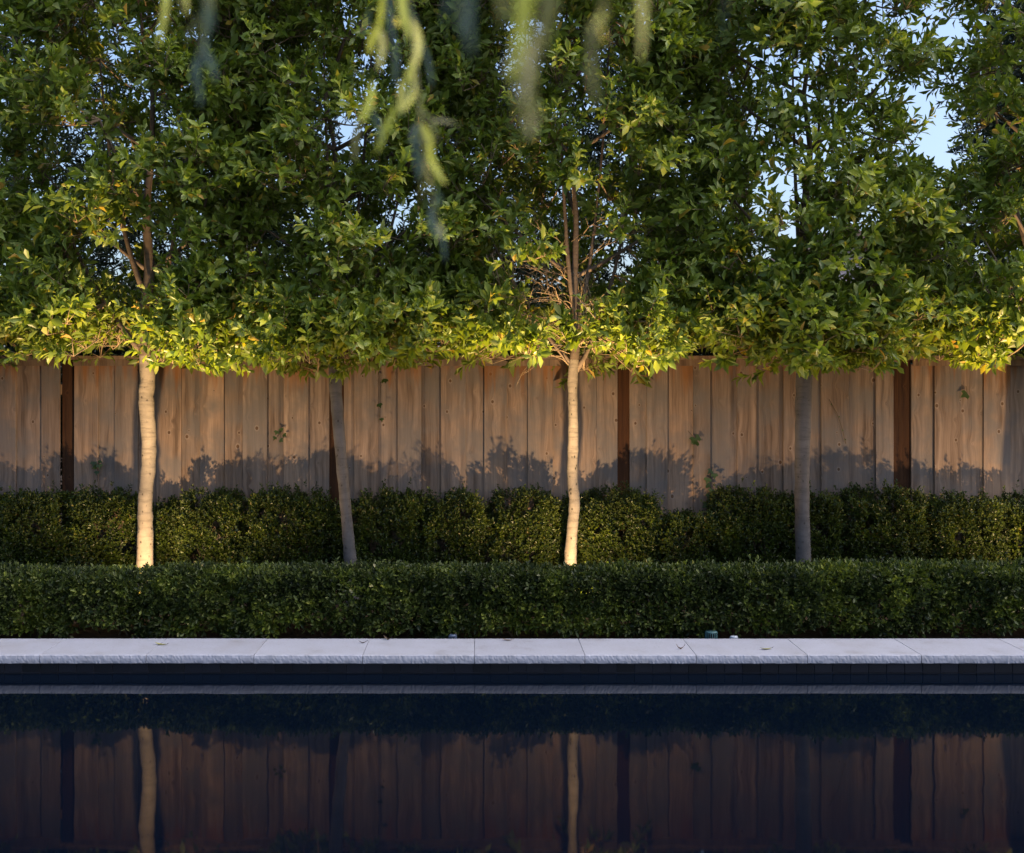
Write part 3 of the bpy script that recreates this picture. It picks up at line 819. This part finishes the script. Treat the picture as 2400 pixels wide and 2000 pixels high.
def hedge():
    rng = np.random.default_rng(5)
    n = 26500
    xa, xb = -6.2, 6.2
    yc, hd = 8.29, 0.23
    x = rng.uniform(xa, xb, n)
    top = np.array([0.535 + 0.014 * snoise(q * 0.9, 1) + 0.008 * snoise(q * 3.1, 2) + 0.004 * q for q in x])
    bot = np.array([0.125 + 0.05 * snoise(q * 2.3, 4) + 0.035 * snoise(q * 5.1, 6) for q in x])
    bul = np.array([0.04 * snoise(q * 2.0, 8) + 0.03 * snoise(q * 5.7, 3) for q in x]) + 0.02 * np.sin(x * 9 + rng.normal(0, 0.3, n))
    # shoots spread evenly over the front, the top and the back of a rounded box
    face = rng.random(n); pw = 5.0
    t1 = rng.uniform(-1, 1, n); rest_ = (1 - np.abs(t1) ** pw) ** (1 / pw)
    sx = np.where(face < 0.55, -rest_, np.where(face < 0.85, t1, rest_))
    cz = np.where(face < 0.55, t1, np.where(face < 0.85, rest_, t1))
    depth = rng.exponential(0.05, n); depth = np.clip(depth, 0, 0.22)
    hz = (top - bot) / 2; zc = (top + bot) / 2
    y = yc + sx * (hd + bul - depth)
    z = zc + cz * (hz - depth * 0.5)
    P = np.stack([x, y, z], 1)
    D = unit(np.stack([rng.normal(0, 0.45, n), sx * 0.9 + rng.normal(0, 0.35, n), cz * 0.55 + 0.42 + rng.normal(0, 0.3, n)], 1))
    lng = rng.uniform(0.025, 0.055, n)
    stems = []
    for k in range(150):
        q = rng.uniform(xa, xb)
        stems.append(((q, yc + rng.uniform(-0.1, 0.1), GZ), (q + rng.normal(0, 0.1), yc + rng.uniform(-0.16, 0.15), rng.uniform(0.30, 0.45)), 0.009))
    P[:, 1] += 0.03 * np.sin(P[:, 2] * 21 + 4 * np.sin(P[:, 0] * 2.7)) * np.sin(P[:, 0] * 6.1 + 1.0)
    stray = rng.random(n) < 0.02; P[stray] += D[stray] * rng.uniform(0.02, 0.06, (int(stray.sum()), 1))
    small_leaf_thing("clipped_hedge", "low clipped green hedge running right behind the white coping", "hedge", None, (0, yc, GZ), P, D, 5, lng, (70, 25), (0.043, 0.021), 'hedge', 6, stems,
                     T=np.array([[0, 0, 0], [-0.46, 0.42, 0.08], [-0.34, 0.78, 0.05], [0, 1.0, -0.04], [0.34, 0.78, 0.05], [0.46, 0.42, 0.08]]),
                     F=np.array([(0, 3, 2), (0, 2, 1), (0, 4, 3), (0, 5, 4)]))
hedge()

def boxwood(px0, px1, ytop, label, seed, yc=9.56, hd=0.27, full=1.0):
    px0, px1 = px0 + 10 - (seed % 6), px1 - 10 + (seed % 5)
    ytop += (seed * 7919 % 17) - 4
    yc, hd = (9.79 + (yc - 9.57) * 0.5, 0.19) if yc <= 9.64 else (9.82, 0.14)
    rng = np.random.default_rng(seed)
    d = yc - hd
    xa, xb = wx(px0, d), wx(px1, d)
    xc, hx = (xa + xb) / 2, (xb - xa) / 2
    zt = CAMZ - (ytop - CY) * d / FPX
    zb = 0.13
    hz = (zt - zb) / 2; zc = (zt + zb) / 2
    n = int(4100 * full * (hx / 0.32))
    u = rng.uniform(-1, 1, (n, 3))                       # even over a block, then rounded
    ax = rng.choice(3, n, p=(0.22, 0.53, 0.25)); sg = np.where(rng.random(n) < 0.5, -1.0, 1.0)
    sg = np.where((ax == 1) & (rng.random(n) < 0.4), -1.0, sg)
    u[np.arange(n), ax] = sg
    s = u / (np.sum(np.abs(u) ** 4.5, axis=1, keepdims=True) ** (1 / 4.5))
    u = unit(u)
    az = np.arctan2(u[:, 1], u[:, 0])
    lump = 1 + 0.07 * np.sin(az * 3 + seed) + 0.08 * np.sin(u[:, 2] * 5 + az * 2 + seed * 2) + 0.06 * np.sin(az * 7 + u[:, 2] * 9 + seed)
    r = lump * (1 - np.clip(rng.exponential(0.10, n), 0, 0.55))
    taper = 1 - 0.12 * np.clip(-u[:, 2], 0, 1)
    P = np.stack([xc + s[:, 0] * hx * r * taper, yc + s[:, 1] * hd * r * taper, zc + s[:, 2] * hz * np.minimum(r, 1.05)], 1)
    D = unit(u * 0.8 + np.array([0, 0, 0.75]) + rng.normal(0, 0.35, (n, 3)))
    thin = np.sin(P[:, 0] * 17 + seed) * np.sin(P[:, 2] * 15 + seed * 1.7 + 2 * np.sin(P[:, 0] * 9)) > rng.uniform(0.25, 0.9, n)
    keep_ = ~thin; P, D, u = P[keep_], D[keep_], u[keep_]; n = len(P)
    stray = (rng.random(n) < 0.09) & (u[:, 2] > 0.1)
    P[stray] += D[stray] * rng.uniform(0.02, 0.08, (int(stray.sum()), 1))
    lng = rng.uniform(0.03, 0.07, n)
    stems = []
    for k in range(12):
        a = rng.uniform(0, 6.28); q = rng.uniform(0.3, 0.95)
        stems.append(((xc + rng.normal(0, 0.04), yc + rng.normal(0, 0.04), GZ),
                      (xc + math.cos(a) * hx * q, yc + math.sin(a) * hd * q, zc + rng.uniform(-0.1, 0.8) * hz), 0.005))
    small_leaf_thing("boxwood_shrub", label, "shrub", "boxwood shrubs along the fence", (xc, yc, GZ), P, D, 6, lng, (65, 30), (0.030, 0.0175), 'boxwood', seed + 1, stems)

BOX = [(-190, 0, 1180, "dim boxwood shrub cut by the left edge", 9.60),
       (-8, 158, 1168, "dark boxwood shrub under the leftmost dark fence post", 9.58),
       (150, 326, 1172, "gold-lit boxwood shrub left of the thick lit trunk", 9.56),
       (322, 408, 1185, "narrow shaded boxwood shrub behind the thick lit trunk", 9.66),
       (396, 572, 1160, "gold-lit boxwood shrub right of the thick lit trunk", 9.56),
       (562, 776, 1166, "dark broad boxwood shrub left of the leaning trunk", 9.58),
       (770, 850, 1185, "shaded boxwood shrub behind the leaning trunk", 9.66),
       (826, 1000, 1166, "dark boxwood shrub right of the leaning trunk", 9.57),
       (985, 1140, 1162, "half-lit boxwood shrub two shrubs left of the thin lit trunk", 9.57),
       (1146, 1312, 1166, "gold-lit boxwood shrub left of the thin lit trunk", 9.55),
       (1300, 1372, 1180, "narrow shaded boxwood shrub behind the thin lit trunk", 9.67),
       (1356, 1556, 1172, "gold-lit boxwood shrub right of the thin lit trunk", 9.55),
       (1550, 1690, 1215, "low sparse boxwood shrub with ivy climbing behind it", 9.60),
       (1676, 1866, 1166, "dark boxwood shrub left of the straight grey trunk", 9.57),
       (1850, 1984, 1172, "dark small boxwood shrub right of the straight grey trunk", 9.60),
       (1984, 2196, 1166, "dark broad boxwood shrub under the rightmost dark fence post", 9.57),
       (2190, 2372, 1178, "gold-lit boxwood shrub nearest the right edge", 9.56),
       (2362, 2540, 1180, "boxwood shrub cut by the right edge", 9.58)]
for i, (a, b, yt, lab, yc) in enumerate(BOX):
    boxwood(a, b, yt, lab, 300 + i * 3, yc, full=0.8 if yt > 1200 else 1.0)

# ------------------------------------------------------------------ garden uplights (hidden from here behind the hedge)
POW = 96.0
def uplight(px, label, power):
    y, zt = 8.72, 0.19
    x = wx(px, y)
    root = empty("garden_uplight", (x, y, GZ)); tag(root, label, "lamp", "uplights behind the hedge")
    h = zt - GZ
    V, F = tube_np([(0, 0, -0.05), (0, 0, h * 0.5)], [0.008, 0.008], 8); link("stake", mesh_tris("stake", V, F), root, M['bronze'])
    V, F = tube_np([(0, -0.012, h * 0.45), (0, 0.0, h * 0.75), (0, 0.012, h)], [0.030, 0.034, 0.036], 14); link("lamp_body", mesh_tris("lamp_body", V, F), root, M['bronze'])
    V, F = tube_np([(0, 0.013, h + 0.001), (0, 0.0135, h + 0.004)], [0.030, 0.030], 14); link("lens", mesh_tris("lens", V, F), root, M['lens'])
    ld = bpy.data.lights.new("uplight_bulb", 'SPOT')
    ld.energy = power; ld.color = (1.0, 0.67, 0.33); ld.spot_size = math.radians(151); ld.spot_blend = 0.42; ld.shadow_soft_size = 0.02
    lo = bpy.data.objects.new("uplight_bulb", ld); C.objects.link(lo); lo.parent = root
    lo.location = (0, 0.014, h + 0.012)
    lo.rotation_euler = Vector((0, 0.2, 1.0)).to_track_quat('-Z', 'Y').to_euler()
    # the narrow hot centre of the same bulb's beam
    ld2 = bpy.data.lights.new("uplight_beam", 'SPOT')
    ld2.energy = power * 5.6; ld2.color = ld.color; ld2.spot_size = math.radians(76); ld2.spot_blend = 1.0; ld2.shadow_soft_size = 0.02
    lo2 = bpy.data.objects.new("uplight_beam", ld2); C.objects.link(lo2); lo2.parent = root
    lo2.location = (0, 0.014, h + 0.013)
    lo2.rotation_euler = Vector((0, -0.02, 1.0)).to_track_quat('-Z', 'Y').to_euler()
uplight(336, "small bronze ground uplight at the foot of the thick lit trunk", POW)
uplight(1350, "small bronze ground uplight at the foot of the thin lit trunk", POW)
uplight(2530, "small bronze ground uplight at the foot of the right-edge tree", POW)

# ------------------------------------------------------------------ trees behind the fence
def needle_tree(px, d, half, ztop, label, seed, n, zlow=0.6, lean=0.0):
    rng = np.random.default_rng(seed)
    x = wx(px, d)
    root = empty("podocarpus_tree", (x, d, GZ)); tag(root, label, "tree", "dark needle-leaved trees behind the fence")
    V, F = tube_np(bez((0, 0, -0.05), (lean * 0.5, 0, ztop * 0.5), (lean, 0, ztop * 0.97), 9), np.linspace(0.11, 0.012, 9), 8)
    link("trunk", mesh_tris("trunk", V, F), root, M['stem'])
    br = Soup(); P, D = [], []
    nb = n // 11
    for k in range(nb):
        z = zlow + (ztop - zlow) * rng.random() ** 1.25
        t = (z - zlow) / (ztop - zlow)
        rad = half * (1 - 0.55 * max(0, t - 0.45) / 0.55) * rng.uniform(0.35, 1.08)
        a = rng.uniform(0, 6.28)
        e = np.array([lean * t + math.cos(a) * rad, math.sin(a) * rad * 0.75, z])
        s = np.array([lean * t * 0.8, 0, max(0.3, z - rad * 0.5)])
        if k % 4 == 0:
            V, F = tube_np(bez(s, (s + e) / 2 + np.array([0, 0, 0.05]), e, 4), [0.014, 0.01, 0.007, 0.004], 4); br.add(V, F)
        for q in range(11):
            d_ = unit(unit(np.array([math.cos(a), math.sin(a), 0.5])) * 0.7 + rng.normal(0, 0.7, 3))
            P.append(e + rng.normal(0, 0.13, 3)); D.append(d_)
    link("branches", br.mesh("branches"), root, M['stem'])["kind"] = "stuff"
    P = np.array(P); D = np.array(D); S = len(P)
    org, dr, nm, ln, wd = shoot_leaves(P, D, 8, rng.uniform(0.08, 0.18, S), (60, 25), rng, size=(0.10, 0.023), jit=0.3)
    V, F = leaves(org, dr, nm, ln, wd, SMALL_T, SMALL_F)
    me = mesh_tris("crown", V, F, smooth=False); me.materials.append(M['needle'])
    link("crown", me, root)["kind"] = "stuff"
needle_tree(40, 12.6, 1.5, 7.2, "dark needle-leaved tree behind the fence at the left edge", 401, 6400)
needle_tree(560, 12.9, 1.35, 6.9, "dark needle-leaved tree behind the fence and the leaning tree", 402, 5600)
needle_tree(1080, 12.6, 1.4, 7.2, "dark needle-leaved tree behind the fence, left of the bare twigs", 403, 6200)
needle_tree(1520, 12.9, 1.2, 6.9, "dark needle-leaved tree behind the fence, right of the bare twigs", 404, 5400)
needle_tree(2190, 13.0, 0.8, 3.6, "low dark needle-leaved tree behind the fence right of the straight grey trunk", 405, 3200)
needle_tree(2430, 12.4, 1.0, 5.9, "dark needle-leaved tree against the sky at the right edge", 406, 5400)

# dark screening hedge just behind the fence, seen over the cap
def screen():
    rng = np.random.default_rng(77)
    n = 9000; yc = 11.1
    x = rng.uniform(-7.5, 7.5, n)
    top = np.array([2.72 + 0.2 * snoise(q * 1.1, 3) + 0.09 * snoise(q * 3.7, 5) for q in x])
    z = 1.0 + (top - 1.0) * rng.random(n) ** 0.7
    P = np.stack([x, yc + rng.uniform(-0.45, 0.45, n), z], 1)
    D = unit(rng.normal(0, 0.6, (n, 3)) + np.array([0, -0.2, 0.6]))
    stems = [((q, yc + rng.uniform(-0.2, 0.2), GZ), (q + rng.normal(0, 0.15), yc + rng.uniform(-0.2, 0.2), 2.2), 0.02) for q in rng.uniform(-7.4, 7.4, 60)]
    small_leaf_thing("screening_hedge", "dark screening hedge showing just above the fence cap", "hedge", None, (0, yc, GZ), P, D, 7, rng.uniform(0.1, 0.2, n), (70, 25), (0.10, 0.034), 'needle', 78, stems)
screen()

# neighbour's house, a pale wall glimpsed through the leaves
def house():
    y = 22.0
    x0, x1 = wx(1880, y), wx(2070, y)
    zt = CAMZ - (610 - CY) * y / FPX
    root = empty("neighbour_house", ((x0 + x1) / 2, y, GZ)); tag(root, "pale pink stucco house glimpsed through leaves behind the fence", "house")
    hw = (x1 - x0) / 2; h = zt - GZ; gz = 0.5
    V = [(-hw, 0, 0), (hw, 0, 0), (hw, 0, h), (0, 0, h + gz), (-hw, 0, h), (-hw, 6, 0), (hw, 6, 0), (hw, 6, h), (0, 6, h + gz), (-hw, 6, h)]
    F = [(0, 1, 2, 3, 4), (9, 8, 7, 6, 5), (1, 6, 7, 2), (5, 0, 4, 9)]
    link("wall", mesh_pd("wall", V, F), root, M['stucco'])
    V = []; F = []
    for s in (-1, 1):
        b = len(V)
        V += [(s * (hw + 0.35), -0.4, h - 0.30), (0, -0.4, h + gz + 0.02), (0, 6.4, h + gz + 0.02), (s * (hw + 0.35), 6.4, h - 0.30),
              (s * (hw + 0.35), -0.4, h - 0.16), (0, -0.4, h + gz + 0.17), (0, 6.4, h + gz + 0.17), (s * (hw + 0.35), 6.4, h - 0.16)]
        F += [tuple(b + i for i in q) for q in ((0, 3, 2, 1), (4, 5, 6, 7), (0, 1, 5, 4), (3, 0, 4, 7), (2, 3, 7, 6))]
    link("roof", mesh_pd("roof", V, F), root, M['roof'])
    v, f = box_vf(-0.5, 0.5, -0.03, 0.02, 1.2, 2.3); w = link("window", mesh_pd("window", v, f), root, M['frame'])
    v, f = box_vf(-0.42, 0.42, -0.036, -0.02, 1.28, 2.22); link("pane", mesh_pd("pane", v, f), w, M['glass'])
house()

# ------------------------------------------------------------------ hanging sprays close to the lens
def spray(label, d, pieces, stem):
    """pieces: (x0,y0,x1,y1,width px,material); stem: pixel points"""
    o0 = W(stem[0][0], stem[0][1], d)
    root = empty("hanging_spray", o0); tag(root, label, "branch", "blurred sprays hanging near the lens")
    so = [np.array(W(x, y, d) - o0) for x, y in stem]
    V, F = tube_np(so, np.linspace(0.0025, 0.0012, len(so)), 6)
    link("stem", mesh_tris("stem", V, F), root, M['willow_olive'])
    base_m = [p[5] for p in pieces]
    extra = []
    for (xa, ya), (xb, yb) in zip(stem[:-1], stem[1:]):
        for q in range(max(1, int((yb - ya) / 38))):
            t = rnd.random(); x, y = xa + (xb - xa) * t, ya + (yb - ya) * t
            if y < -140: continue
            sg = rnd.choice((-1, 1)); ln_ = rnd.uniform(55, 110)
            extra.append((x, y, x + sg * ln_ * rnd.uniform(0.15, 0.5), y + ln_ * rnd.uniform(0.7, 1.0), rnd.uniform(10, 15), rnd.choice(base_m)))
    for i, (x0, y0, x1, y1, w, mt) in enumerate(list(pieces) + extra):
        a = np.array(W(x0, y0, d + rnd.uniform(-0.04, 0.04)) - o0); b = np.array(W(x1, y1, d + rnd.uniform(-0.08, 0.08)) - o0)
        ln = np.linalg.norm(b - a); dr = (b - a) / ln
        nm = np.array([rnd.uniform(-0.35, 0.35), -1.0, rnd.uniform(0.0, 0.5)]); nm = nm - dr * nm.dot(dr); nm /= np.linalg.norm(nm)
        ww = w * 0.72 * d / FPX
        T = []; n = 6
        for k in range(n + 1):
            t = k / n; hwid = ww / 2 * math.sin(math.pi * (0.06 + 0.9 * t)) ** 0.7
            bend = 0.05 * ln * math.sin(math.pi * t) * (1 if i % 2 else -1)
            sd = np.cross(dr, nm)
            c = a + dr * ln * t + sd * bend
            T += [c - sd * hwid + nm * hwid * 0.3, c, c + sd * hwid + nm * hwid * 0.3]
        F = []
        for k in range(n):
            q = k * 3
            F += [(q, q + 1, q + 4), (q, q + 4, q + 3), (q + 1, q + 2, q + 5), (q + 1, q + 5, q + 4)]
        link("leaf", mesh_tris("leaf", np.array(T), np.array(F)), root, M[mt])

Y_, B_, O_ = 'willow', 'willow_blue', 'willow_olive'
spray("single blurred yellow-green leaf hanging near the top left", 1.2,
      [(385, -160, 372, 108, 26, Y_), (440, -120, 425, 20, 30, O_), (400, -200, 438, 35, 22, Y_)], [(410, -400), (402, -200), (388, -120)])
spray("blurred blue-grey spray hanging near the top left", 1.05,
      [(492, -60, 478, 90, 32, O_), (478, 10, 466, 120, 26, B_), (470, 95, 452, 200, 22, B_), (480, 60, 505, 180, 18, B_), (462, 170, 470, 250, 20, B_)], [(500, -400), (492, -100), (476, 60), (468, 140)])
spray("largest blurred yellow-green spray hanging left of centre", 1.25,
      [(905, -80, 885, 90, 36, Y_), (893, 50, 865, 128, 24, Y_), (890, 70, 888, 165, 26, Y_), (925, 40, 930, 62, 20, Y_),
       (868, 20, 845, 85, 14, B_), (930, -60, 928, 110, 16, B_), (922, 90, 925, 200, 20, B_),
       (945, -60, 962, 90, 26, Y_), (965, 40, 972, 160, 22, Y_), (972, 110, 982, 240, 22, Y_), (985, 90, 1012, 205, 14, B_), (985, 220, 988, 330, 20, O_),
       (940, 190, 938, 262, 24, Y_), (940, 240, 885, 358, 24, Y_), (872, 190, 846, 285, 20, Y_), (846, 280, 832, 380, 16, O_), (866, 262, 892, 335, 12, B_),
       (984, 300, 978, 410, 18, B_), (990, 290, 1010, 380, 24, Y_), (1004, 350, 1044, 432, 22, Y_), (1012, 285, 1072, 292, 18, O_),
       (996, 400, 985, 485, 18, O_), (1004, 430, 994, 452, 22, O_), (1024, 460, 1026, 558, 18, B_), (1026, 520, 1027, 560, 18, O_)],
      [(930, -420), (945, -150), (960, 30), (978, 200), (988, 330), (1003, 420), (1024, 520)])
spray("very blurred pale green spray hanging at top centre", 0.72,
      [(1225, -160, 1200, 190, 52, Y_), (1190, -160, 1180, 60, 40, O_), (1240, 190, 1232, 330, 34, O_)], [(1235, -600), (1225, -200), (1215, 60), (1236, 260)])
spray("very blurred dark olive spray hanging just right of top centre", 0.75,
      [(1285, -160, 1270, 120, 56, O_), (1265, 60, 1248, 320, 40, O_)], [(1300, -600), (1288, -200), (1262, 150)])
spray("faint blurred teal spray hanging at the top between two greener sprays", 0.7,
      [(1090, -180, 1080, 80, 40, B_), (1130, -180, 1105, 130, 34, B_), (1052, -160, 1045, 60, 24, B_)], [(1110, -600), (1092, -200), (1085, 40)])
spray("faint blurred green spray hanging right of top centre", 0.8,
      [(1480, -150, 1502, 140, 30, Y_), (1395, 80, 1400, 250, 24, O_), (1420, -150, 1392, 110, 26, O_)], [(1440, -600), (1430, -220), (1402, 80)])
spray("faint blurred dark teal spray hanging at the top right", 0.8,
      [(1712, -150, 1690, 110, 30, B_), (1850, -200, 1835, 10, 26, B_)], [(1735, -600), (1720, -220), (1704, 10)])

# ------------------------------------------------------------------ ivy sprigs on the fence
IVY_V = np.array([(0, 0, 0), (-0.45, 0.05, 0.05), (-0.62, 0.45, 0.02), (-0.25, 0.55, 0.06), (0, 1.05, -0.05), (0.25, 0.55, 0.06), (0.62, 0.45, 0.02), (0.45, 0.05, 0.05), (0, 0.4, 0.0)])
IVY_F = np.array([(8, 1, 0), (8, 2, 1), (8, 3, 2), (8, 4, 3), (8, 5, 4), (8, 6, 5), (8, 7, 6), (8, 0, 7)])
ivy_mesh = mesh_tris("ivy_leaf", IVY_V, IVY_F); ivy_mesh.materials.append(M['ivy'])
def ivy(label, stem, spots, size, d=FENCE_Y - 0.035):
    o0 = W(stem[0][0], stem[0][1], d)
    root = empty("ivy_sprig", o0); tag(root, label, "ivy", "ivy sprigs on the fence")
    so = [np.array(W(x, y, d) - o0) for x, y in stem]
    V, F = tube_np(so, [0.0022] * len(so), 4); link("stem", mesh_tris("stem", V, F), root, M['stem'])
    for (x, y) in spots:
        p = np.array(W(x, y, d - 0.012) - o0)
        a = rnd.uniform(-1.2, 1.2) + math.pi
        dr = np.array([math.sin(a), -0.25, math.cos(a)]); dr /= np.linalg.norm(dr)
        nm = np.array([rnd.uniform(-.3, .3), -1, rnd.uniform(0, .5)]); nm -= dr * nm.dot(dr); nm /= np.linalg.norm(nm)
        s = size * rnd.uniform(0.8, 1.2)
        lo = link("leaf", ivy_mesh, root); lo.matrix_basis = leaf_matrix(p, dr, nm, s, s)
ivy("ivy sprig on the fence left of the thick lit trunk", [(228, 1130), (228, 1100), (224, 1085)], [(220, 1082), (232, 1088), (226, 1094), (236, 1080), (228, 1104)], 0.045)
ivy("ivy sprig on the fence halfway between thick and leaning trunks", [(640, 1034), (652, 1022), (660, 1008)], [(650, 1010), (658, 1004), (664, 1018), (646, 1024), (656, 1030)], 0.04)
ivy("ivy sprig on the fence close right of the leaning trunk", [(905, 978), (890, 978), (892, 895)], [(895, 892), (904, 888), (888, 946), (894, 980)], 0.038)
ivy("dark ivy leaf on the fence right of the middle dark post", [(1612, 1010), (1628, 1028), (1636, 1030)], [(1628, 1026), (1640, 1024), (1636, 1036)], 0.06)
ivy("tall ivy runner climbing the fence above the low sparse shrub", [(1660, 1230), (1664, 1160), (1658, 1130), (1670, 1095)],
    [(1660, 1120), (1668, 1102), (1656, 1136), (1668, 1146), (1660, 1158), (1666, 1170), (1658, 1182), (1668, 1196), (1660, 1208), (1674, 1110)], 0.05)
ivy("lone ivy leaf on the fence near the right edge", [(2264, 905), (2266, 918), (2266, 926)], [(2267, 922)], 0.075)
ivy("thin ivy runner on the fence right of the straight grey trunk", [(1943, 936), (1962, 970), (1974, 1005), (1982, 1040)], [(1950, 948), (1966, 976), (1976, 1008), (1980, 1030)], 0.014)

# ------------------------------------------------------------------ small things on and behind the coping
def slotted_cap(px, py, d, r, h, label, mat, name="drain_cap"):
    p = W(px, py, d)
    root = empty(name, (p.x, d, GZ)); tag(root, label, "drain cap", "plastic caps behind the coping")
    z0 = 0.0; z1 = p.z - GZ
    V, F = tube_np([(0, 0, z0), (0, 0, z1 - 0.012)], [r * 0.82, r * 0.82], 16); link("core", mesh_tris("core", V, F), root, M['soil'])
    n = 18
    v, f = box_vf(-r * 0.055, r * 0.055, -0.004, 0.004, z0, z1 - 0.010)
    bar = mesh_pd("bar", v, f); bar.materials.append(M[mat])
    for k in range(n):
        a = 2 * math.pi * k / n
        o = link("bar", bar, root); o.location = (math.sin(a) * r * 0.95, -math.cos(a) * r * 0.95, 0); o.rotation_euler = (0, 0, a)
    V, F = tube_np([(0, 0, z1 - 0.012), (0, 0, z1 - 0.004), (0, 0, z1)], [r * 1.04, r * 1.0, r * 0.86], 20); link("lid", mesh_tris("lid", V, F), root, M[mat])
slotted_cap(1667, 1479, 8.03, 0.042, 0.06, "slotted teal plastic drain cap standing behind the white coping", 'plastic')
slotted_cap(1720, 1491, 8.02, 0.026, 0.04, "small pale plastic cap right of the slotted teal drain cap", 'plastic_pale')
slotted_cap(1061, 1487, 8.03, 0.028, 0.04, "small blue-grey plastic cap under the hedge near the centre", 'plastic_blue')

def fallen_leaf(px, py, length, rot, curl, mat, label):
    d = (CAMZ - COP_Z) * FPX / (py - CY)
    p = W(px, py, d)
    T = []; n = 6; w = length * 0.32
    for k in range(n + 1):
        t = k / n; hw = w / 2 * math.sin(math.pi * (0.04 + 0.93 * t)) ** 0.8
        z = curl * length * ((t - 0.45) ** 2 * 1.6) + 0.0015
        T += [(-hw, length * (t - 0.5), z + hw * 0.7 * curl + 0.001), (0, length * (t - 0.5), z), (hw, length * (t - 0.5), z + hw * 0.5 * curl + 0.001)]
    F = []
    for k in range(n):
        q = k * 3
        F += [(q, q + 1, q + 4), (q, q + 4, q + 3), (q + 1, q + 2, q + 5), (q + 1, q + 5, q + 4)]
    root = empty("fallen_leaf", (p.x, d, COP_Z + 0.001)); root.rotation_euler = (0, 0, rot)
    tag(root, label, "leaf", "fallen leaves on the coping")
    link("blade", mesh_tris("blade", np.array(T), np.array(F)), root, M[mat])
    V, F = tube_np([(0, -length * 0.5, 0.002 + curl * length * 0.32), (0, -length * 0.62, 0.004 + curl * length * 0.5)], [0.0014, 0.001], 5)
    link("stalk", mesh_tris("stalk", V, F), root, M['dead_leaf_dark'])
fallen_leaf(378, 1512, 0.095, 1.25, 0.25, 'dead_leaf_olive', "long olive fallen leaf, leftmost on the white coping")
fallen_leaf(850, 1508, 0.055, 1.7, 0.6, 'dead_leaf_dark', "small dark curled fallen leaf left of the centre coping joint")
fallen_leaf(908, 1500, 0.07, 0.9, 0.7, 'dead_leaf_dark', "dark brown fallen leaf at the back edge of the coping")
fallen_leaf(1190, 1502, 0.075, 1.5, 0.35, 'dead_leaf', "brown fallen leaf on the coping just left of the thin lit trunk")
fallen_leaf(1594, 1522, 0.055, 1.4, 1.2, 'dead_leaf', "orange-brown curled fallen leaf with upright stalk on the coping")
fallen_leaf(1795, 1523, 0.085, 1.75, 0.3, 'dead_leaf_olive', "yellow-green fallen leaf, rightmost on the white coping")
